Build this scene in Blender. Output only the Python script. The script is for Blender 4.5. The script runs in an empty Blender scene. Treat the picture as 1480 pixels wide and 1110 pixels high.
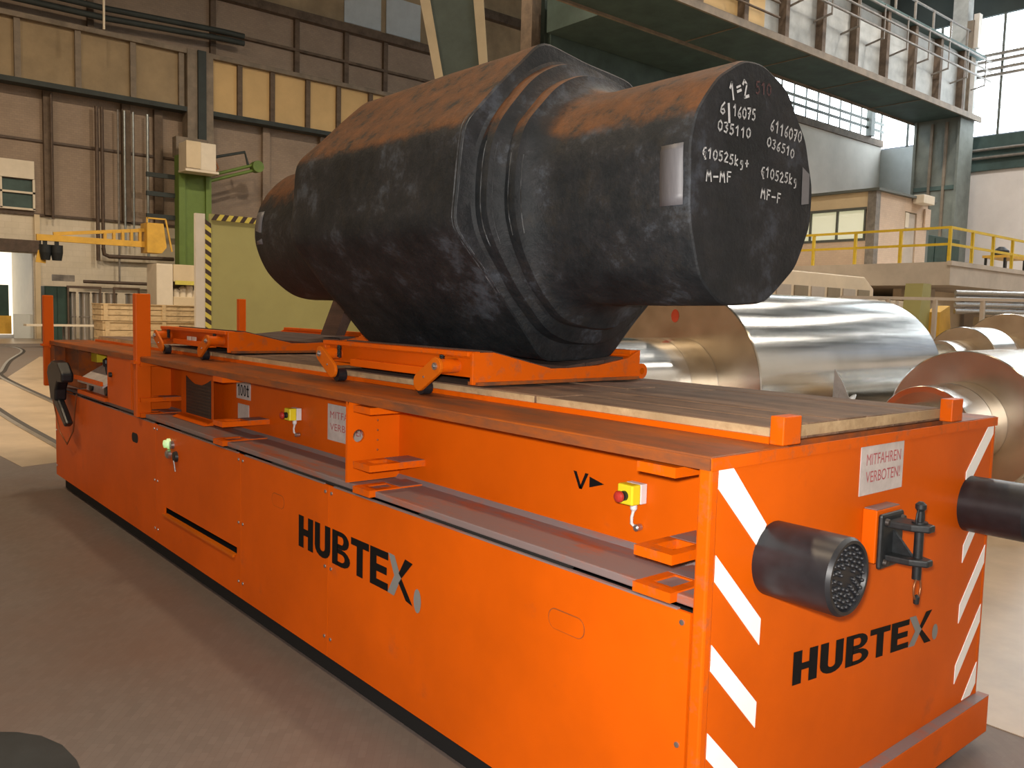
import bpy, math, random
from mathutils import Matrix, Vector
random.seed(7)
sc = bpy.context.scene
COL = sc.collection
# ------------------------------------------------------------------ camera
F_PX = 1230.119
R_ = Vector((0.7643286, -0.6442912, 0.0262805))      # right
D_ = Vector((-0.0329813, -0.0797635, -0.9962680))    # image down
Fw = Vector((0.6439830, 0.7606094, -0.0822151))      # forward
CAM = Vector((0.0, 0.0, 1.94))
cd = bpy.data.cameras.new('camera')
cd.sensor_fit = 'HORIZONTAL'; cd.sensor_width = 36.0
cd.lens = F_PX / 1480.0 * 36.0
cd.clip_start = 0.02; cd.clip_end = 500
cam = bpy.data.objects.new('camera', cd); COL.objects.link(cam)
m3 = Matrix((R_, -D_, -Fw)).transposed()
cam.matrix_world = Matrix.Translation(CAM) @ m3.to_4x4()
sc.camera = cam
# ------------------------------------------------------------------ world, lights, exposure
w = bpy.data.worlds.new('world'); sc.world = w; w.use_nodes = True
w.node_tree.nodes['Background'].inputs[0].default_value = (0.55, 0.62, 0.72, 1)
w.node_tree.nodes['Background'].inputs[1].default_value = 0.6
sc.view_settings.view_transform = 'Standard'
sc.view_settings.look = 'None'
sc.view_settings.exposure = 0.0
sc.view_settings.gamma = 1.0
sc.view_settings.use_curve_mapping = False
try:
    sc.cycles.use_denoising = True
    sc.cycles.max_bounces = 6
    sc.cycles.diffuse_bounces = 3
    sc.cycles.glossy_bounces = 4
    sc.cycles.sample_clamp_indirect = 4.0
except Exception:
    pass
# the camera's own flash
fl = bpy.data.lights.new('camera_flash', 'POINT'); fl.energy = 680; fl.color = (1.0, 0.95, 0.90)
fl.shadow_soft_size = 0.04
flo = bpy.data.objects.new('camera_flash', fl); COL.objects.link(flo)
flo.location = CAM + Vector((-0.03, 0.02, 0.09))
LAMP_W = 900
LAMP_COL = (1.0, 0.78, 0.52)

# ------------------------------------------------------------------ helpers
class MB:
    def __init__(self): self.v = []; self.f = []; self.sm = set()
    def add(self, vs, fs, smooth=False):
        b = len(self.v); self.v += [tuple(p) for p in vs]
        for q in fs:
            if smooth: self.sm.add(len(self.f))
            self.f.append(tuple(b + i for i in q))
        return self
    def box(self, x0, x1, y0, y1, z0, z1):
        x0, x1 = min(x0, x1), max(x0, x1); y0, y1 = min(y0, y1), max(y0, y1); z0, z1 = min(z0, z1), max(z0, z1)
        return self.add([(x0,y0,z0),(x1,y0,z0),(x1,y1,z0),(x0,y1,z0),(x0,y0,z1),(x1,y0,z1),(x1,y1,z1),(x0,y1,z1)],
                 [(0,3,2,1),(4,5,6,7),(0,1,5,4),(1,2,6,5),(2,3,7,6),(3,0,4,7)])
    def prism(self, pts, mp, a, b):
        """pts: 2D outline, mp(u,v,t)->xyz, extruded t=a..b"""
        n = len(pts)
        return self.add([mp(u,v,a) for u,v in pts]+[mp(u,v,b) for u,v in pts],
                 [tuple(range(n)), tuple(range(2*n-1,n-1,-1))]+[(i,i+n,(i+1)%n+n,(i+1)%n) for i in range(n)])
    def obox(self, c, ax, ay, az):
        """oriented box from centre and three half-axis vectors"""
        c=Vector(c);ax=Vector(ax);ay=Vector(ay);az=Vector(az)
        vs=[c+sx*ax+sy*ay+sz*az for sz in(-1,1) for sx,sy in((-1,-1),(1,-1),(1,1),(-1,1))]
        return self.add(vs,[(0,3,2,1),(4,5,6,7),(0,1,5,4),(1,2,6,5),(2,3,7,6),(3,0,4,7)])
    def beam(self, p, q, wd, ht, up=(0,0,1)):
        p=Vector(p);q=Vector(q);d=(q-p);L=d.length;d.normalize();u=Vector(up)
        s=d.cross(u)
        if s.length<1e-4: s=d.cross(Vector((1,0,0)))
        s.normalize();u=s.cross(d)
        return self.obox((p+q)/2,d*L/2,s*wd/2,u*ht/2)
    def tube(self, path, r, n=10, caps=True):
        path=[Vector(p) for p in path]; rings=[]; s=None
        for i,p in enumerate(path):
            d=(path[min(i+1,len(path)-1)]-path[max(i-1,0)]).normalized()
            if s is None:
                s=d.cross(Vector((0,0,1)))
                if s.length<1e-3: s=d.cross(Vector((1,0,0)))
            s=(s-d*s.dot(d)).normalized(); u=d.cross(s)
            rr=r[i] if isinstance(r,(list,tuple)) else r
            rings.append([p+rr*(math.cos(2*math.pi*k/n)*s+math.sin(2*math.pi*k/n)*u) for k in range(n)])
        vs=[p for g in rings for p in g]
        fs=[(i*n+k,i*n+(k+1)%n,(i+1)*n+(k+1)%n,(i+1)*n+k) for i in range(len(rings)-1) for k in range(n)]
        self.add(vs,fs,True)
        if caps:
            self.add(rings[0],[tuple(range(n-1,-1,-1))]); self.add(rings[-1],[tuple(range(n))])
        return self
    def lathe(self, o, axis, prof, n=32, closed=False):
        """prof: list of (t along axis, radius); sharp rings where consecutive repeats"""
        o=Vector(o);a=Vector(axis).normalized();s=a.cross(Vector((0,0,1)))
        if s.length<1e-3:s=a.cross(Vector((1,0,0)))
        s.normalize();u=s.cross(a)
        for j in range(len(prof)-1):
            (t0,r0),(t1,r1)=prof[j],prof[j+1]
            ra=[o+a*t0+r0*(math.cos(2*math.pi*k/n)*s+math.sin(2*math.pi*k/n)*u) for k in range(n)]
            rb=[o+a*t1+r1*(math.cos(2*math.pi*k/n)*s+math.sin(2*math.pi*k/n)*u) for k in range(n)]
            if r0<1e-6: self.add([o+a*t0]+rb,[(0,(k+1)%n+1,k+1) for k in range(n)])
            elif r1<1e-6: self.add([o+a*t1]+ra,[(0,k+1,(k+1)%n+1) for k in range(n)])
            else: self.add(ra+rb,[(k,(k+1)%n,n+(k+1)%n,n+k) for k in range(n)],abs(t1-t0)>1e-6)
        return self
    def build(self, name, mat, parent=None, bevel=0, base=True):
        me=bpy.data.meshes.new(name)
        if base and self.v:
            xs=[p[0] for p in self.v];ys=[p[1] for p in self.v];zs=[p[2] for p in self.v]
            o=Vector(((min(xs)+max(xs))/2,(min(ys)+max(ys))/2,min(zs)))
        else: o=Vector((0,0,0))
        me.from_pydata([(p[0]-o.x,p[1]-o.y,p[2]-o.z) for p in self.v],[],self.f)
        me.update()
        for i,p in enumerate(me.polygons): p.use_smooth = i in self.sm
        me.materials.append(M[mat] if isinstance(mat,str) else mat)
        ob=bpy.data.objects.new(name,me); COL.objects.link(ob)
        place(ob,o,parent)
        if bevel:
            b=ob.modifiers.new('bevel','BEVEL');b.width=bevel;b.segments=2;b.limit_method='ANGLE';b.angle_limit=math.radians(40)
        return ob
def wloc(o):
    p=Vector(o.location)
    while o.parent: o=o.parent; p+=Vector(o.location)
    return p
def place(ob,o,parent):
    if parent is not None:
        ob.parent=parent; ob.location=Vector(o)-wloc(parent)
    else: ob.location=o
def tag(o,label=None,cat=None,group=None,kind=None):
    if label:o['label']=label
    if cat:o['category']=cat
    if group:o['group']=group
    if kind:o['kind']=kind
    return o
def thing(name,loc,label,cat,group=None,kind=None):
    e=bpy.data.objects.new(name,None);COL.objects.link(e);e.location=loc;e.empty_display_size=.2
    return tag(e,label,cat,group,kind)
def share(ob,name,loc,parent):
    c=bpy.data.objects.new(name,ob.data);COL.objects.link(c);place(c,loc,parent);c.rotation_euler=ob.rotation_euler
    for md in ob.modifiers:
        if md.type=='BEVEL':
            b=c.modifiers.new('bevel','BEVEL');b.width=md.width;b.segments=md.segments;b.limit_method='ANGLE';b.angle_limit=md.angle_limit
    return c
def copy_tree(o,parent=None):
    c=o.copy();COL.objects.link(c);c.parent=parent
    for ch in list(o.children): copy_tree(ch,c)
    return c
def textmesh(s,size=1.0):
    cu=bpy.data.curves.new('t','FONT');cu.body=s;cu.size=size;cu.align_x='LEFT';cu.resolution_u=4
    ob=bpy.data.objects.new('t',cu);COL.objects.link(ob)
    dg=bpy.context.evaluated_depsgraph_get();me=bpy.data.meshes.new_from_object(ob.evaluated_get(dg))
    vs=[tuple(v.co) for v in me.vertices];fs=[tuple(p.vertices) for p in me.polygons]
    bpy.data.objects.remove(ob);bpy.data.curves.remove(cu);bpy.data.meshes.remove(me)
    return vs,fs
def text_on(mb,s,mp,u0,u1,v0,v1):
    vs,fs=textmesh(s)
    xs=[p[0] for p in vs];ys=[p[1] for p in vs]
    ax,bx,ay,by=min(xs),max(xs),min(ys),max(ys)
    if True:
        mb.add([mp(u0+(p[0]-ax)/(bx-ax)*(u1-u0),v0+(p[1]-ay)/(by-ay)*(v1-v0)) for p in vs],fs)

# ------------------------------------------------------------------ materials
M={}
def newmat(name):
    m=bpy.data.materials.new(name);m.use_nodes=True;nt=m.node_tree
    return m,nt,nt.nodes['Principled BSDF']
def ramp(nt,fac,stops):
    r=nt.nodes.new('ShaderNodeValToRGB');el=r.color_ramp.elements
    while len(el)<len(stops): el.new(.5)
    for e,(p,c) in zip(el,stops): e.position=p;e.color=(*c,1) if len(c)==3 else c
    nt.links.new(fac,r.inputs[0]);return r.outputs[0]
def noise(nt,scale,detail=4,rough=.6,stretch=None,dist=0):
    tc=nt.nodes.new('ShaderNodeTexCoord');n=nt.nodes.new('ShaderNodeTexNoise')
    n.inputs['Scale'].default_value=scale;n.inputs['Detail'].default_value=detail;n.inputs['Roughness'].default_value=rough;n.inputs['Distortion'].default_value=dist
    src=tc.outputs['Object']
    if stretch:
        mp=nt.nodes.new('ShaderNodeMapping');mp.inputs['Scale'].default_value=stretch;nt.links.new(src,mp.inputs[0]);src=mp.outputs[0]
    nt.links.new(src,n.inputs['Vector']);return n.outputs['Fac']
def mix(nt,fac,a,b,mode='MIX'):
    n=nt.nodes.new('ShaderNodeMix');n.data_type='RGBA';n.blend_type=mode
    for sock,val in ((n.inputs[0],fac),(n.inputs[6],a),(n.inputs[7],b)):
        if hasattr(val,'links') or hasattr(val,'is_linked'): nt.links.new(val,sock)
        elif isinstance(val,(int,float)): sock.default_value=val
        else: sock.default_value=(*val,1)
    return n.outputs[2]
def bump(nt,p,h,strength=.3,dist=.01):
    b=nt.nodes.new('ShaderNodeBump');b.inputs['Strength'].default_value=strength;b.inputs['Distance'].default_value=dist
    nt.links.new(h,b.inputs['Height']);nt.links.new(b.outputs[0],p.inputs['Normal'])
def plain(name,c,rough=.6,metal=0,var=.25,scale=6,spec=.5,stretch=None,bmp=0):
    m,nt,p=newmat(name)
    n=noise(nt,scale,5,.65,stretch)
    d=tuple(x*(1-var) for x in c);l=tuple(min(1,x*(1+var)) for x in c)
    nt.links.new(ramp(nt,n,[(.3,d),(.7,l)]),p.inputs['Base Color'])
    p.inputs['Roughness'].default_value=rough;p.inputs['Metallic'].default_value=metal
    p.inputs['Specular IOR Level'].default_value=spec
    if bmp: bump(nt,p,n,bmp,.01)
    M[name]=m;return m
ORANGE=(0.64,0.102,0.0015)
def paint(name,dirt=0.12,dirtcol=(.12,.075,.05),lo=.62,hi=.8,scale=3.,stretch=None,rough=.42,base=ORANGE):
    m,nt,p=newmat(name)
    n=noise(nt,scale,8,.7,stretch)
    n2=noise(nt,1.3,4,.6)
    c=mix(nt,ramp(nt,n2,[(.35,(0,0,0)),(.7,(1,1,1))]),tuple(x*.88 for x in base),tuple(min(1,x*1.1) for x in base))
    f=ramp(nt,n,[(lo,(0,0,0)),(hi,(dirt,)*3)])
    c=mix(nt,f,c,dirtcol)
    nt.links.new(c,p.inputs['Base Color']);p.inputs['Roughness'].default_value=rough
    p.inputs['Specular IOR Level'].default_value=.14
    n3=noise(nt,60,3);bump(nt,p,n3,.06,.004)
    M[name]=m
paint('orange',.35)
paint('orange_worn',.8,(.085,.055,.04),.38,.62,5,(1,.25,1),.45,(.36,.085,.010))
paint('orange_ledge',.9,(.19,.17,.175),.30,.50,6,(1,.3,1),.45,(.42,.085,.009))
paint('orange_edge',.55,(.20,.10,.05),.52,.72,18,None,.42)
paint('yellow_orange',.3,base=(.58,.125,.005))
plain('black_rubber',(.012,.013,.016),.38,0,.3,20)
plain('black_void',(.004,.004,.004),.9,0,.1)
plain('black_print',(.004,.004,.0045),.7,0,.05,6,.2)
plain('grey_print',(.21,.215,.215),.6,0,.05)
plain('red_print',(.42,.10,.11),.7,0,.25,40)
plain('white_tape',(.97,.98,.99),.35,0,.02)
plain('sign_white',(.52,.47,.45),.6,0,.18,9)
plain('chalk',(.50,.51,.52),.95,0,.2,60)
plain('faint_chalk',(.10,.05,.05),.95,0,.2,60)
plain('estop_yellow',(.75,.62,.02),.4,0,.08)
plain('light_grey_plastic',(.62,.60,.60),.5,0,.08)
plain('red_plastic',(.42,.03,.02),.35,0,.1)
plain('steel',(.45,.45,.46),.3,.9,.2,30)
plain('dark_steel',(.02,.023,.025),.45,.3,.4,30)
plain('greasy_steel',(.06,.05,.045),.5,.4,.5,30)
plain('ground_steel',(.14,.14,.152),.45,0,.12,12,.5,(1,12,1))
# forged steel with mill scale: black-grey, rust mixed with painted lamp warmth on upward faces
def mat_roll():
    m,nt,p=newmat('forged_scale')
    n=noise(nt,3.0,10,.74,(1,.8,1));n2=noise(nt,8,9,.75);n3=noise(nt,28,4,.6)
    dark=ramp(nt,n,[(.35,(.0035,.006,.008)),(.46,(.0095,.013,.016)),(.55,(.019,.021,.024)),(.64,(.058,.070,.086))])  # pale blue-grey patches put the flash sheen into the colour
    dark=mix(nt,ramp(nt,n2,[(.52,(0,0,0)),(.68,(.45,)*3)]),dark,(.030,.0255,.0185))
    rust_lamplit=ramp(nt,n2,[(.38,(.018,.013,.012)),(.46,(.10,.038,.011)),(.66,(.18,.064,.016))])
    # upward normals turn rusty, with overhead lamp warmth put into the colour
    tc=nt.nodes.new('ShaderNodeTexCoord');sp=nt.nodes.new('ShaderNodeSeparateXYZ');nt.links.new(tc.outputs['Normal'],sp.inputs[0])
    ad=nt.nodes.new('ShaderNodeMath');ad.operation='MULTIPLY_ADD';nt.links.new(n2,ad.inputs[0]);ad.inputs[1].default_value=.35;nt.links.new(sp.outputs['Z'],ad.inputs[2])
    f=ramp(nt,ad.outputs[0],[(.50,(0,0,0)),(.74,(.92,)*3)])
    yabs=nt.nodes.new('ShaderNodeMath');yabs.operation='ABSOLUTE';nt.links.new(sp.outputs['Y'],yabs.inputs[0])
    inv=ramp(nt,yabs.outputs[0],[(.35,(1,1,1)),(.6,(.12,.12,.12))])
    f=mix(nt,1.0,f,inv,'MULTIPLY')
    face_dim=ramp(nt,yabs.outputs[0],[(.8,(1,1,1)),(.95,(.62,.60,.64))])  # end faces darkened in colour to offset the flash hitting them square
    dark=mix(nt,1.0,dark,face_dim,'MULTIPLY')
    nt.links.new(mix(nt,f,dark,rust_lamplit),p.inputs['Base Color'])
    p.inputs['Roughness'].default_value=.62;p.inputs['Specular IOR Level'].default_value=.4
    bump(nt,p,mix(nt,.4,n2,n3),.6,.02);M['forged_scale']=m
mat_roll()
def mat_scrape():
    m,nt,p=newmat('scraped_scale');n=noise(nt,22,7,.75,(1,1,.35))
    nt.links.new(ramp(nt,n,[(.40,(.012,.013,.015)),(.55,(.08,.09,.10)),(.68,(.20,.215,.23))]),p.inputs['Base Color']);p.inputs['Roughness'].default_value=.55;M['scraped_scale']=m
mat_scrape()
def mat_coil():
    m,nt,p=newmat('aluminium_strip')
    n=noise(nt,1.5,4,.5,(1,1,.2));n2=noise(nt,3,3,.5,(.3,.3,9))
    nt.links.new(ramp(nt,n,[(.35,(.70,.69,.66)),(.65,(.86,.85,.83))]),p.inputs['Base Color'])
    p.inputs['Metallic'].default_value=1
    r=nt.nodes.new('ShaderNodeMapRange');nt.links.new(n2,r.inputs[0]);r.inputs[3].default_value=.10;r.inputs[4].default_value=.28
    nt.links.new(r.outputs[0],p.inputs['Roughness']);p.inputs['Anisotropic'].default_value=.5
    M['aluminium_strip']=m
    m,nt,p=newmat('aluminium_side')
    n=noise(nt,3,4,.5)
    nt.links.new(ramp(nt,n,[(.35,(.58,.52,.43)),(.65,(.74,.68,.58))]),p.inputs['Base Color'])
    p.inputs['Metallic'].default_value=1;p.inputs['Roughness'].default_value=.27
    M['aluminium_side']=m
mat_coil()
def mat_wood(name,a,b,sc_=1.,stretch=(14,.7,14)):
    m,nt,p=newmat(name)
    n=noise(nt,sc_,7,.7,stretch);n2=noise(nt,3,5,.7)
    c=ramp(nt,n,[(.3,a),(.7,b)])
    c=mix(nt,ramp(nt,n2,[(.5,(0,0,0)),(.72,(.6,)*3)]),c,tuple(x*.4 for x in a))
    nt.links.new(c,p.inputs['Base Color']);p.inputs['Roughness'].default_value=.8
    bump(nt,p,n,.35,.01);M[name]=m
mat_wood('deck_wood',(.085,.048,.03),(.29,.175,.105))
mat_wood('fresh_wood',(.56,.42,.24),(.74,.58,.36),1,(2,2,14))
mat_wood('dark_wood',(.035,.018,.012),(.085,.042,.028))
# floor: wood-block paving grading into patches of worn concrete
def mat_floor():
    m,nt,p=newmat('block_floor')
    tc=nt.nodes.new('ShaderNodeTexCoord');mp=nt.nodes.new('ShaderNodeMapping');mp.inputs['Rotation'].default_value=(0,0,math.radians(-52))
    nt.links.new(tc.outputs['Object'],mp.inputs[0])
    br=nt.nodes.new('ShaderNodeTexBrick');nt.links.new(mp.outputs[0],br.inputs['Vector'])
    br.inputs['Scale'].default_value=7;br.inputs['Color1'].default_value=(.142,.12,.106,1);br.inputs['Color2'].default_value=(.165,.14,.124,1)
    br.inputs['Mortar'].default_value=(.125,.105,.094,1);br.inputs['Mortar Size'].default_value=.008;br.inputs['Mortar Smooth'].default_value=.5
    n=noise(nt,.8,6,.65);n2=noise(nt,16,7,.8,(1,3,1))
    c=mix(nt,ramp(nt,n,[(.35,(0,0,0)),(.7,(.65,)*3)]),br.outputs['Color'],(.15,.098,.076))
    c=mix(nt,ramp(nt,n2,[(.6,(0,0,0)),(.85,(.5,)*3)]),c,(.30,.27,.25))
    nt.links.new(c,p.inputs['Base Color']);p.inputs['Roughness'].default_value=.55;p.inputs['Specular IOR Level'].default_value=.3
    bump(nt,p,br.outputs['Fac'],-.15,.004);M['block_floor']=m
mat_floor()
plain('concrete',(.36,.27,.18),.34,0,.22,1.2,.5)
plain('oil_patch',(.035,.04,.042),.4,0,.3,3)
plain('rail_steel',(.34,.30,.26),.3,.8,.2,8)
plain('rail_groove',(.03,.025,.022),.8,0,.2)
def mat_brick(name,c1,c2,mo,s=.9):
    m,nt,p=newmat(name)
    tc=nt.nodes.new('ShaderNodeTexCoord');sp=nt.nodes.new('ShaderNodeSeparateXYZ');nt.links.new(tc.outputs['Object'],sp.inputs[0])
    ad=nt.nodes.new('ShaderNodeMath');nt.links.new(sp.outputs['X'],ad.inputs[0]);nt.links.new(sp.outputs['Y'],ad.inputs[1])
    cb=nt.nodes.new('ShaderNodeCombineXYZ');nt.links.new(ad.outputs[0],cb.inputs[0]);nt.links.new(sp.outputs['Z'],cb.inputs[1])
    br=nt.nodes.new('ShaderNodeTexBrick');nt.links.new(cb.outputs[0],br.inputs['Vector']);br.inputs['Scale'].default_value=s
    br.inputs['Color1'].default_value=(*c1,1);br.inputs['Color2'].default_value=(*c2,1);br.inputs['Mortar'].default_value=(*mo,1);br.inputs['Mortar Size'].default_value=.012
    n=noise(nt,.35,7,.7)
    nt.links.new(mix(nt,ramp(nt,n,[(.35,(0,0,0)),(.75,(.55,)*3)]),br.outputs['Color'],tuple(x*.5 for x in c1)),p.inputs['Base Color'])
    p.inputs['Roughness'].default_value=.85;M[name]=m
mat_brick('brown_brick',(.31,.235,.18),(.35,.265,.20),(.25,.19,.15),2.2)
mat_brick('office_brick',(.66,.50,.38),(.70,.54,.41),(.56,.45,.36),3.)
mat_brick('pale_render',(.68,.60,.47),(.72,.64,.52),(.64,.56,.44),.8)
plain('upper_render',(.40,.29,.17),.85,0,.3,.4)
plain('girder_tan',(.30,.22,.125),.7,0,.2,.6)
plain('girder_tan_lit',(.62,.42,.19),.7,0,.08,.6)  # lamplight on these girder stretches, put into a paler tan
plain('girder_dark',(.05,.085,.08),.7,0,.3,1)
plain('far_dark',(.028,.036,.035),.7,0,.3,1)
plain('girder_edge',(.20,.16,.12),.7,0,.3,1.5)
plain('girder_grey',(.40,.41,.40),.6,0,.3,.8)
plain('girder_rust',(.12,.085,.06),.8,0,.4,2)
plain('leg_dark',(.045,.065,.058),.6,0,.2,2)
plain('leg_pale',(.40,.33,.22),.6,0,.1,1)
plain('column_teal',(.16,.18,.165),.7,0,.3,.8)
plain('pale_blue_wall',(.62,.66,.67),.8,0,.12,.5)
plain('grey_wall',(.62,.585,.54),.85,0,.12,.4)
plain('pink_wall',(.72,.67,.65),.85,0,.1,.4)
plain('pipe_brown',(.085,.055,.038),.6,0,.3,4)
plain('pipe_grey',(.20,.18,.16),.5,0,.3,4)
plain('pipe_steel',(.33,.36,.36),.35,.6,.2,4)
plain('green_paint',(.12,.19,.035),.6,0,.2,.7)
plain('olive_panel',(.33,.315,.125),.6,0,.1,.4)
plain('hazard_yellow',(.60,.52,.10),.6,0,.1)
plain('hazard_black',(.045,.025,.02),.6,0,.1)
plain('crane_yellow',(.62,.36,.05),.5,0,.15,2)
plain('rail_yellow',(.66,.46,.03),.5,0,.1)
plain('cabinet_cream',(.62,.50,.33),.55,0,.08,1)
plain('cream_machine',(.72,.60,.44),.55,0,.1,1)
plain('machine_shade',(.26,.21,.14),.6,0,.2,1)
plain('box_white',(.68,.60,.48),.5,0,.06,2)
plain('dark_green_door',(.02,.05,.04),.5,0,.3,2)
plain('window_frame',(.10,.11,.10),.6,0,.1)
plain('roof_dark',(.035,.045,.043),.9,0,.3,.3)
plain('silver_drum',(.55,.52,.48),.28,.85,.25,4,.5,(6,6,.2))
plain('platform_grey',(.48,.42,.36),.8,0,.15,.8)
plain('plastic_film',(.5,.54,.6),.2,0,.2,8)
plain('red_mark',(.55,.07,.03),.6,0,.1)
plain('copper',(.30,.12,.05),.4,.6,.2)
def emit(name,c,s,base=(.8,.8,.8)):
    m,nt,p=newmat(name)
    n=noise(nt,.3,2);nt.links.new(ramp(nt,n,[(.3,tuple(x*.9 for x in c)),(.7,c)]),p.inputs['Emission Color'])
    p.inputs['Emission Strength'].default_value=s;p.inputs['Base Color'].default_value=(*base,1);M[name]=m
emit('daylight_pane',(.84,.94,1.0),7.0)
emit('roof_glow',(.86,.95,1.0),5.)
emit('lit_room',(.66,.72,.42),.42)
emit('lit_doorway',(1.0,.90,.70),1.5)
emit('lamp_glow',(1.0,.75,.45),12)
emit('green_led',(.35,1.0,.15),.45)

# ================================================================== SETTING
HX0,HX1,HY0,HY1,HZ=-14.,46.,-14.,50.,26.
b=MB();b.box(HX0-.3,HX1+6,HY0-.3,HY1+8,-.3,0)
floor=tag(b.build('floor','block_floor'),'dark wood-block paved hall floor',None,None,'structure')
def slab(name,mat,pts,z=.004,parent=floor):
    b=MB();n=len(pts);b.prism(pts,lambda u,v,t:(u,v,t),-.02,z);return b.build(name,mat,parent)
slab('concrete_patch','concrete',[(4.35,-3.),(46,-13.),(46,24),(30,49.9),(14,49.9),(12,36),(4.6,20)])
slab('concrete_patch','concrete',[(2.0,11.2),(3.0,11.5),(4.0,15.5),(4.55,22),(4.6,24.),(2.75,24.),(1.7,15.5)],.0035)
slab('concrete_patch','concrete',[(4.0,24.2),(6.6,33.5),(12,34),(11,25),(4.6,20)],.003)
slab('concrete_patch','concrete',[(5.,44),(30,44),(30,49.9),(5.,49.9)],.003)
oil=[(.70+.30*math.cos(a)*(1+.18*math.sin(3*a)),3.62+.80*math.sin(a)*(1+.1*math.cos(2*a))) for a in [k*2*math.pi/28 for k in range(28)]]
slab('oil_stain','oil_patch',[( .55+(x-.70)*1.0-.06*(y-3.6),y) for x,y in oil],.003)
# rails sunk flush in the floor
def rail(pts,label):
    r=thing('floor_rail',(pts[0][0],pts[0][1],0),label,'rail','rails sunk in the hall floor')
    def strip(off,wd,z0,z1,nm,mat):
        L=[];R=[]
        for i,p in enumerate(pts):
            q0=Vector(pts[max(i-1,0)]);q1=Vector(pts[min(i+1,len(pts)-1)]);d=(q1-q0).normalized();s=Vector((d.y,-d.x))
            c=Vector(p)+s*off;L.append(c-s*wd/2);R.append(c+s*wd/2)
        b=MB();n=len(pts)
        b.add([(p.x,p.y,z1) for p in L]+[(p.x,p.y,z1) for p in R]+[(p.x,p.y,z0) for p in L]+[(p.x,p.y,z0) for p in R],
          [q for i in range(n-1) for q in((i,n+i,n+i+1,i+1),(i,i+1,2*n+i+1,2*n+i),(n+i+1,n+i,3*n+i,3*n+i+1))])
        b.build(nm,mat,r)
    strip(0,.075,-.01,.012,'rail_head','rail_steel');strip(.085,.095,-.01,.006,'flange_groove','rail_groove')
def smooth(pts,n=5):
    out=[]
    for i in range(len(pts)-1):
        p0=Vector(pts[max(i-1,0)]);p1=Vector(pts[i]);p2=Vector(pts[i+1]);p3=Vector(pts[min(i+2,len(pts)-1)])
        for k in range(n):
            t=k/n;out.append(tuple(.5*((2*p1)+(-p0+p2)*t+(2*p0-5*p1+4*p2-p3)*t*t+(-p0+3*p1-3*p2+p3)*t**3)))
    out.append(tuple(pts[-1]));return out
rail(smooth([(2.66,10.4),(2.65,12.6),(2.67,16.7),(2.9,22),(3.5,28)]),'bright steel floor rail nearer the front left edge of the photo')
rail(smooth([(3.72,10.4),(3.78,18),(3.98,24.8),(4.37,27.),(5.3,31.5),(6.5,36.2),(6.95,38.8),(7.0,41),(6.6,43.5),(5.5,46)]),'curving steel floor rail bending towards the bright doorway')
# walls
YB=HY1
b=MB()
DX0,DX1,DZ=5.2,9.65,4.4
b.box(HX0,DX0,YB,YB+.4,0,6.4);b.box(DX1,HX1,YB,YB+.4,0,6.4);b.box(DX0,DX1,YB,YB+.4,DZ,6.4)
wb=tag(b.build('wall_back','pale_render'),'pale lower part of the far hall wall',None,None,'structure')
b=MB();b.box(HX0,HX1,YB,YB+.4,6.4,12.9);b.build('brick_upper','brown_brick',wb)
b=MB();b.box(HX0,HX1,YB,YB+.4,12.9,19.6);b.build('brick_band','brown_brick',wb)
b=MB();b.box(HX0,HX1,YB,YB+.4,19.6,HZ);b.build('rendered_band','upper_render',wb)
for z in (10.15,6.4): MB().box(HX0,17,YB-.12,YB,z-.06,z+.06).build('ledge',"pipe_brown",wb)
for x in (10.4,14.2,15.9,22.2,26,33,40.4): MB().box(x-.22,x+.22,YB-.3,YB,6.4,12.7).build('pilaster','girder_rust' if x<17 else 'brown_brick',wb)
for x in (12.5,19,24.2,27.6,30.5,38.,44): MB().box(x-.15,x+.15,YB-.25,YB,16.2,19.5).build('pilaster','girder_rust',wb)
MB().box(19,HX1,YB-.5,YB,19.5,20.0).build('string_beam','girder_rust',wb)
MB().box(19,HX1,YB-.3,YB,17.6,17.75).build('string_beam','girder_rust',wb)
MB().box(30,HX1,YB-.5,YB,23.0,23.6).build('string_beam','girder_rust',wb)
for x0,x1 in ((27.5,30.2),(30.6,33.3)): MB().box(x0,x1,YB-.06,YB,20.2,22.6).build('pale_pane','pale_blue_wall',wb)
b=MB();b.box(HX0-.4,HX0,HY0,HY1,0,HZ);tag(b.build('wall_left','brown_brick'),None,None,None,'structure')
b=MB();b.box(HX0,HX1,HY0-.4,HY0,0,HZ);tag(b.build('wall_front','grey_wall'),None,None,None,'structure')
b=MB();b.box(HX0-.4,HX1+.4,HY0-.4,HY1+.4,HZ,HZ+.4);tag(b.build('ceiling','roof_dark'),None,None,None,'structure')
sk=thing('added_roof_glow',(20,2,HZ),'added glowing strips under the roof, out of view',None,None,'structure')  # unseen strips, added for cool top light and bright coil reflections
for xx in (14.,27.):
    for k in range(9): MB().box(xx,xx+2.4,-11+k*3.,-8.3+k*3.,HZ-.08,HZ-.03).build('pane','roof_glow',sk)
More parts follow.
